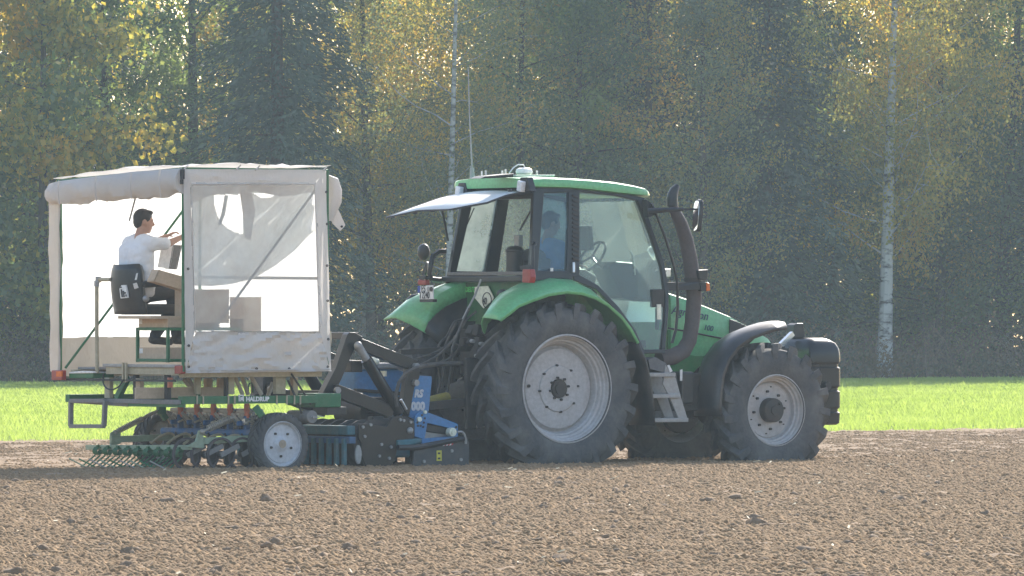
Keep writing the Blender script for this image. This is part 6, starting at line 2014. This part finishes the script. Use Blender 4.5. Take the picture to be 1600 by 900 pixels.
# tilted tray in front of the operator, document box, crates further forward
tray = thing("plant_tray", "tilted pale tray in front of the man in the white shirt", "tray", tuple(Q(262, 450, .62)))
a_ = [Q(160 + x / 4.09, 300 + y / 4.09, .62) for x, y in ((362, 497), (560, 552), (560, 640), (330, 572))]
part("tray_side", MB().poly(a_, (0, .02, 0)), M_WOOD, tray, .003)
part("tray_side", MB().poly([p + Vector((0, .12, 0)) for p in a_], (0, .02, 0)), M_WOOD, tray, .003)
part("tray_end", MB().poly([a_[0], a_[3], a_[3] + Vector((0, .12, 0)), a_[0] + Vector((0, .12, 0))], (.012, 0, 0)), M_WOOD, tray)
part("tray_bottom", MB().poly([a_[3] + Vector((0, .02, .004)), a_[2] + Vector((0, .02, .004)), a_[2] + Vector((0, .12, .004)), a_[3] + Vector((0, .12, .004))], (0, 0, .012)), M_WOOD, tray)
dbx = thing("document_box", "white box with grey end beyond the man's raised arm", "box", tuple(Q(258, 420, 1.2)))
f_ = [Q(160 + x / 4.09, 300 + y / 4.09, 1.15) for x, y in ((450, 338), (510, 340), (478, 496), (424, 488))]
part("grey_end", MB().poly(f_, (0, .02, 0)), M_GREY, dbx, .003)
part("white_face", MB().poly([f_[0], f_[3], f_[3] + Vector((-.03, .17, .01)), f_[0] + Vector((-.03, .17, .01))], (.02, 0, 0)), M_WHITE, dbx, .003)
part("white_back", MB().poly([f_[1], f_[2], f_[2] + Vector((-.03, .17, .01)), f_[1] + Vector((-.03, .17, .01))], (-.02, 0, 0)), M_WHITE, dbx, .003)
k0 = Q(384, 462, .7)
crate("dark-edged crate standing forward behind the clear window", k0.x, k0.x + .22, .75, 1.0, Q(384, 521, .7).z, Q(384, 464, .7).z, False)
crate("long low crate behind the clear window near the corner post", Q(306, 480, .5).x, Q(358, 480, .5).x, .5, .9, Q(306, 505, .5).z, Q(306, 452, .5).z, False)
# ------------------------------------------------------------------ people
M_SKIN = paint("skin", (0.46, 0.26, 0.18), 0.55, dust=0.0, vary=0.06)
M_HAIR = paint("dark_hair", (0.022, 0.016, 0.013), 0.55, dust=0.0, vary=0.3, bump=0.6)
M_SHIRT_W = paint("white_cotton", (0.80, 0.80, 0.82), 0.9, dust=0.04, vary=0.03)
M_SHIRT_B = paint("blue_cotton", (0.07, 0.26, 0.55), 0.9, dust=0.05, vary=0.05)
M_TROUSERS = paint("dark_trousers", (0.035, 0.037, 0.045), 0.9, dust=0.2, vary=0.1)
M_SHOE = paint("dark_shoes", (0.05, 0.042, 0.036), 0.7, dust=0.4)

def skinned(name, mb, mat, parent, voxel=.011, smooth=4):
    o = part(name, mb, mat, parent)
    o.data.polygons.foreach_set('use_smooth', [True] * len(o.data.polygons))
    r_ = o.modifiers.new("surface", 'REMESH'); r_.mode = 'VOXEL'; r_.voxel_size = voxel; r_.use_smooth_shade = True
    s_ = o.modifiers.new("soften", 'SMOOTH'); s_.factor = .5; s_.iterations = smooth
    return o

def hand(mb, wrist, d, palm_n, s=1.0, curl=.7):
    """palm, four fingers, thumb; d along the hand, palm_n out of the palm"""
    d = Vector(d).normalized(); n = Vector(palm_n).normalized(); side = d.cross(n).normalized()
    pc = wrist + d * .05 * s
    for k in (-1.2, -.4, .4, 1.2):
        mb.capsule(wrist + side * .009 * k * s + d * .01, wrist + d * .085 * s + side * .018 * k * s, .015 * s, .013 * s, 8)
    for k, L in ((-1.25, .062), (-.42, .078), (.42, .082), (1.25, .072)):
        b = wrist + d * .088 * s + side * .019 * k * s
        p1 = b + (d * cos(curl * .4) + n * sin(curl * .4)) * L * .45 * s
        p2 = p1 + (d * cos(curl) + n * sin(curl)) * L * .32 * s
        p3 = p2 + (d * cos(curl * 1.5) + n * sin(curl * 1.5)) * L * .25 * s
        mb.capsule(b, p1, .0095 * s, .009 * s, 7); mb.capsule(p1, p2, .009 * s, .0085 * s, 7); mb.capsule(p2, p3, .0085 * s, .0075 * s, 7)
    t0 = wrist + d * .03 * s + side * .026 * s; t1 = t0 + (d * .6 + side * .6 + n * .4).normalized() * .04 * s; t2 = t1 + (d * .9 + n * .5).normalized() * .03 * s
    mb.capsule(t0, t1, .012 * s, .0105 * s, 7); mb.capsule(t1, t2, .0105 * s, .009 * s, 7)

def head(mb, hair, c, yaw, pitch, s=1.0):
    """c = centre of the skull, facing +x before turning"""
    R = Matrix.Rotation(yaw, 3, 'Z') @ Matrix.Rotation(pitch, 3, 'Y')
    P = lambda x, y, z: c + R @ (Vector((x, y, z)) * s)
    mb.ball(P(-.008, 0, .018), (.096 * s, .076 * s, .098 * s), 18, R)
    mb.ball(P(.030, 0, -.045), (.062 * s, .056 * s, .075 * s), 14, R)           # face and jaw
    mb.ball(P(.060, 0, -.098), (.026 * s, .026 * s, .022 * s), 10, R)           # chin
    mb.capsule(P(-.01, .045, -.07), P(.05, .022, -.098), .026 * s, .02 * s, 8); mb.capsule(P(-.01, -.045, -.07), P(.05, -.022, -.098), .026 * s, .02 * s, 8)
    mb.capsule(P(.086, 0, .010), P(.106, 0, -.026), .009 * s, .014 * s, 8)     # nose
    mb.ball(P(.098, 0, -.034), (.014 * s, .018 * s, .010 * s), 8, R)
    mb.capsule(P(.084, .034, .018), P(.084, -.034, .018), .011 * s, .011 * s, 8)  # brow
    mb.capsule(P(.082, .018, -.062), P(.082, -.018, -.062), .009 * s, .009 * s, 8); mb.capsule(P(.080, .016, -.074), P(.080, -.016, -.074), .009 * s, .009 * s, 8)
    for e in (1, -1):
        mb.ball(P(.078, .030 * e, .002), (.012 * s, .014 * s, .009 * s), 8, R)
        mb.ball(P(-.004, .078 * e, -.012), (.022 * s, .010 * s, .033 * s), 10, R)
    hair.ball(P(-.018, 0, .036), (.100 * s, .084 * s, .094 * s), 18, R)
    hair.ball(P(-.052, 0, -.008), (.060 * s, .074 * s, .078 * s), 14, R)
    hair.ball(P(.045, 0, .092), (.045 * s, .058 * s, .026 * s), 12, R)
    for e in (1, -1):
        hair.ball(P(.012, .070 * e, .030), (.034 * s, .013 * s, .034 * s), 10, R)

def person(label, base, pelvis, chest, neck, hc, shoulders, elbows, wrists, knees, ankles, toes, shirt_m, yaw, pitch, palm=(0, 0, -1)):
    t = thing("person", label, "person", base)
    body, hair, shirt, trous = MB(), MB(), MB(), MB()
    head(body, hair, hc, yaw, pitch)
    body.capsule(neck + Vector((-.01, 0, -.03)), hc + Vector((-.012, 0, -.05)), .058, .054, 12)
    mid = pelvis.lerp(chest, .5)
    for y_ in (-.06, .06):
        v = Vector((0, y_, 0))
        body.capsule(pelvis + v, mid + v, .105, .098, 12); body.capsule(mid + v, chest + v, .098, .105, 12)
        shirt.capsule(pelvis + v * 1.25 + Vector((0, 0, .02)), mid + v * 1.4 + Vector((-.02, 0, 0)), .135, .135, 14); shirt.capsule(mid + v * 1.4 + Vector((-.02, 0, 0)), chest + v * 1.55, .135, .14, 14)
        shirt.capsule(chest + v * 1.5, neck + v * 1.1 + Vector((-.01, 0, -.065)), .135, .085, 14)
    for i in (0, 1):
        S, E, Wr = shoulders[i], elbows[i], wrists[i]
        body.capsule(chest + (S - chest) * .6 + Vector((0, 0, .06)), S, .06, .055, 10)
        body.capsule(S, E, .048, .038, 10); body.capsule(E, Wr, .040, .026, 10)
        d = (Wr - E).normalized()
        hand(body, Wr, d, palm, 1.0)
        shirt.capsule(neck + (S - neck) * .30 + Vector((0, 0, -.035)), S + Vector((0, 0, -.005)), .078, .084, 12); shirt.capsule(chest + (S - chest) * .6 + Vector((0, 0, .04)), S, .09, .085, 12)
        shirt.capsule(S, S.lerp(E, .78), .080, .068, 12)
        hp = pelvis + Vector((.03, (-.09, .09)[i], -.02))
        body.capsule(hp, knees[i], .075, .052, 10); body.capsule(knees[i], ankles[i], .05, .036, 10)
        trous.capsule(hp + Vector((-.02, 0, 0)), knees[i], .102, .072, 12); trous.capsule(knees[i], ankles[i], .072, .058, 12)
        trous.ball(pelvis + Vector((0, 0, -.03)), (.15, .19, .12), 14)
        shoes = MB(); shoes.capsule(ankles[i] + Vector((-.03, 0, -.045)), toes[i], .045, .036, 10); shoes.capsule(ankles[i] + Vector((0, 0, -.05)), ankles[i], .045, .045, 10)
        skinned("shoe", shoes, M_SHOE, t, .011, 4)
    b = skinned("body", body, M_SKIN, t, .008, 3)
    skinned("hair", hair, M_HAIR, t, .009, 3)
    so_ = skinned("shirt", shirt, shirt_m, t, .010, 5)
    tx = bpy.data.textures.new("folds", 'CLOUDS'); tx.noise_scale = .075; tx.noise_depth = 2
    dm = so_.modifiers.new("folds", 'DISPLACE'); dm.texture = tx; dm.strength = .03; dm.mid_level = .5; dm.texture_coords = 'LOCAL'
    skinned("trousers", trous, M_TROUSERS, t, .013, 5)
    return t

V3 = lambda x, y, z: Vector((x, y, z))
yc = (yl_ + yr_) / 2
pel = q('K', 262, 690, yc); pel.x = sx + .17; pel.z = zb2 + .23
che = q('K', 232, 395, yc); nek = q('K', 240, 275, yc); hcn = q('K', 243, 186, yc)
che.x = sx + .13
nek.x = che.x + .05; hcn.x = nek.x + .04
che.z += .0
shR = V3(che.x + .05, yc - .20, nek.z - .085); shL = V3(che.x + .05, yc + .20, nek.z - .085)
elR = q('K', 420, 330, yc - .24); wrR = q('K', 520, 282, yc - .20)
elL = V3(elR.x - .02, yc + .24, elR.z - .04); wrL = V3(wrR.x, yc + .14, wrR.z)
knR = V3(pel.x + .46, yc - .12, pel.z + .0); knL = V3(pel.x + .46, yc + .12, pel.z + .0)
anR = q('A', 455, 715, yc - .12); anL = q('A', 540, 712, yc + .12)
anR.z = 1.36; anL.z = 1.36
person("man in a white T-shirt with short dark hair, seated and reaching forward under the canvas", (pel.x, yc, zb2 + .1), pel, che, nek, hcn, (shR, shL), (elR, elL), (wrR, wrL),
       (knR, knL), (anR, anL), (anR + V3(.17, -.02, -.07), anL + V3(.17, .02, -.07)), M_SHIRT_W, radians(-22), radians(6))

pel = V3(.26 + DX, 1.06, 1.84); che = V3(.20 + DX, 1.06, 2.16); nek = V3(.235 + DX, 1.06, 2.36); hcn = q('E', 132, 296, 1.06)
hcn.x = nek.x + .05
shR = V3(.23 + DX, .86, 2.28); shL = V3(.23 + DX, 1.26, 2.28)
elR = V3(.36 + DX, .80, 2.05); elL = V3(.40 + DX, 1.30, 2.05); wrR = V3(.58 + DX, .92, 2.0); wrL = V3(.66 + DX, 1.17, 2.08)
person("man in a blue T-shirt driving, seen through the tractor cab glass", (.26 + DX, 1.06, 1.74), pel, che, nek, hcn, (shR, shL), (elR, elL), (wrR, wrL),
       (V3(.70 + DX, .93, 1.80), V3(.70 + DX, 1.19, 1.80)), (V3(.80 + DX, .93, 1.40), V3(.80 + DX, 1.19, 1.40)), (V3(.96 + DX, .93, 1.34), V3(.96 + DX, 1.19, 1.34)), M_SHIRT_B, radians(-12), radians(12))
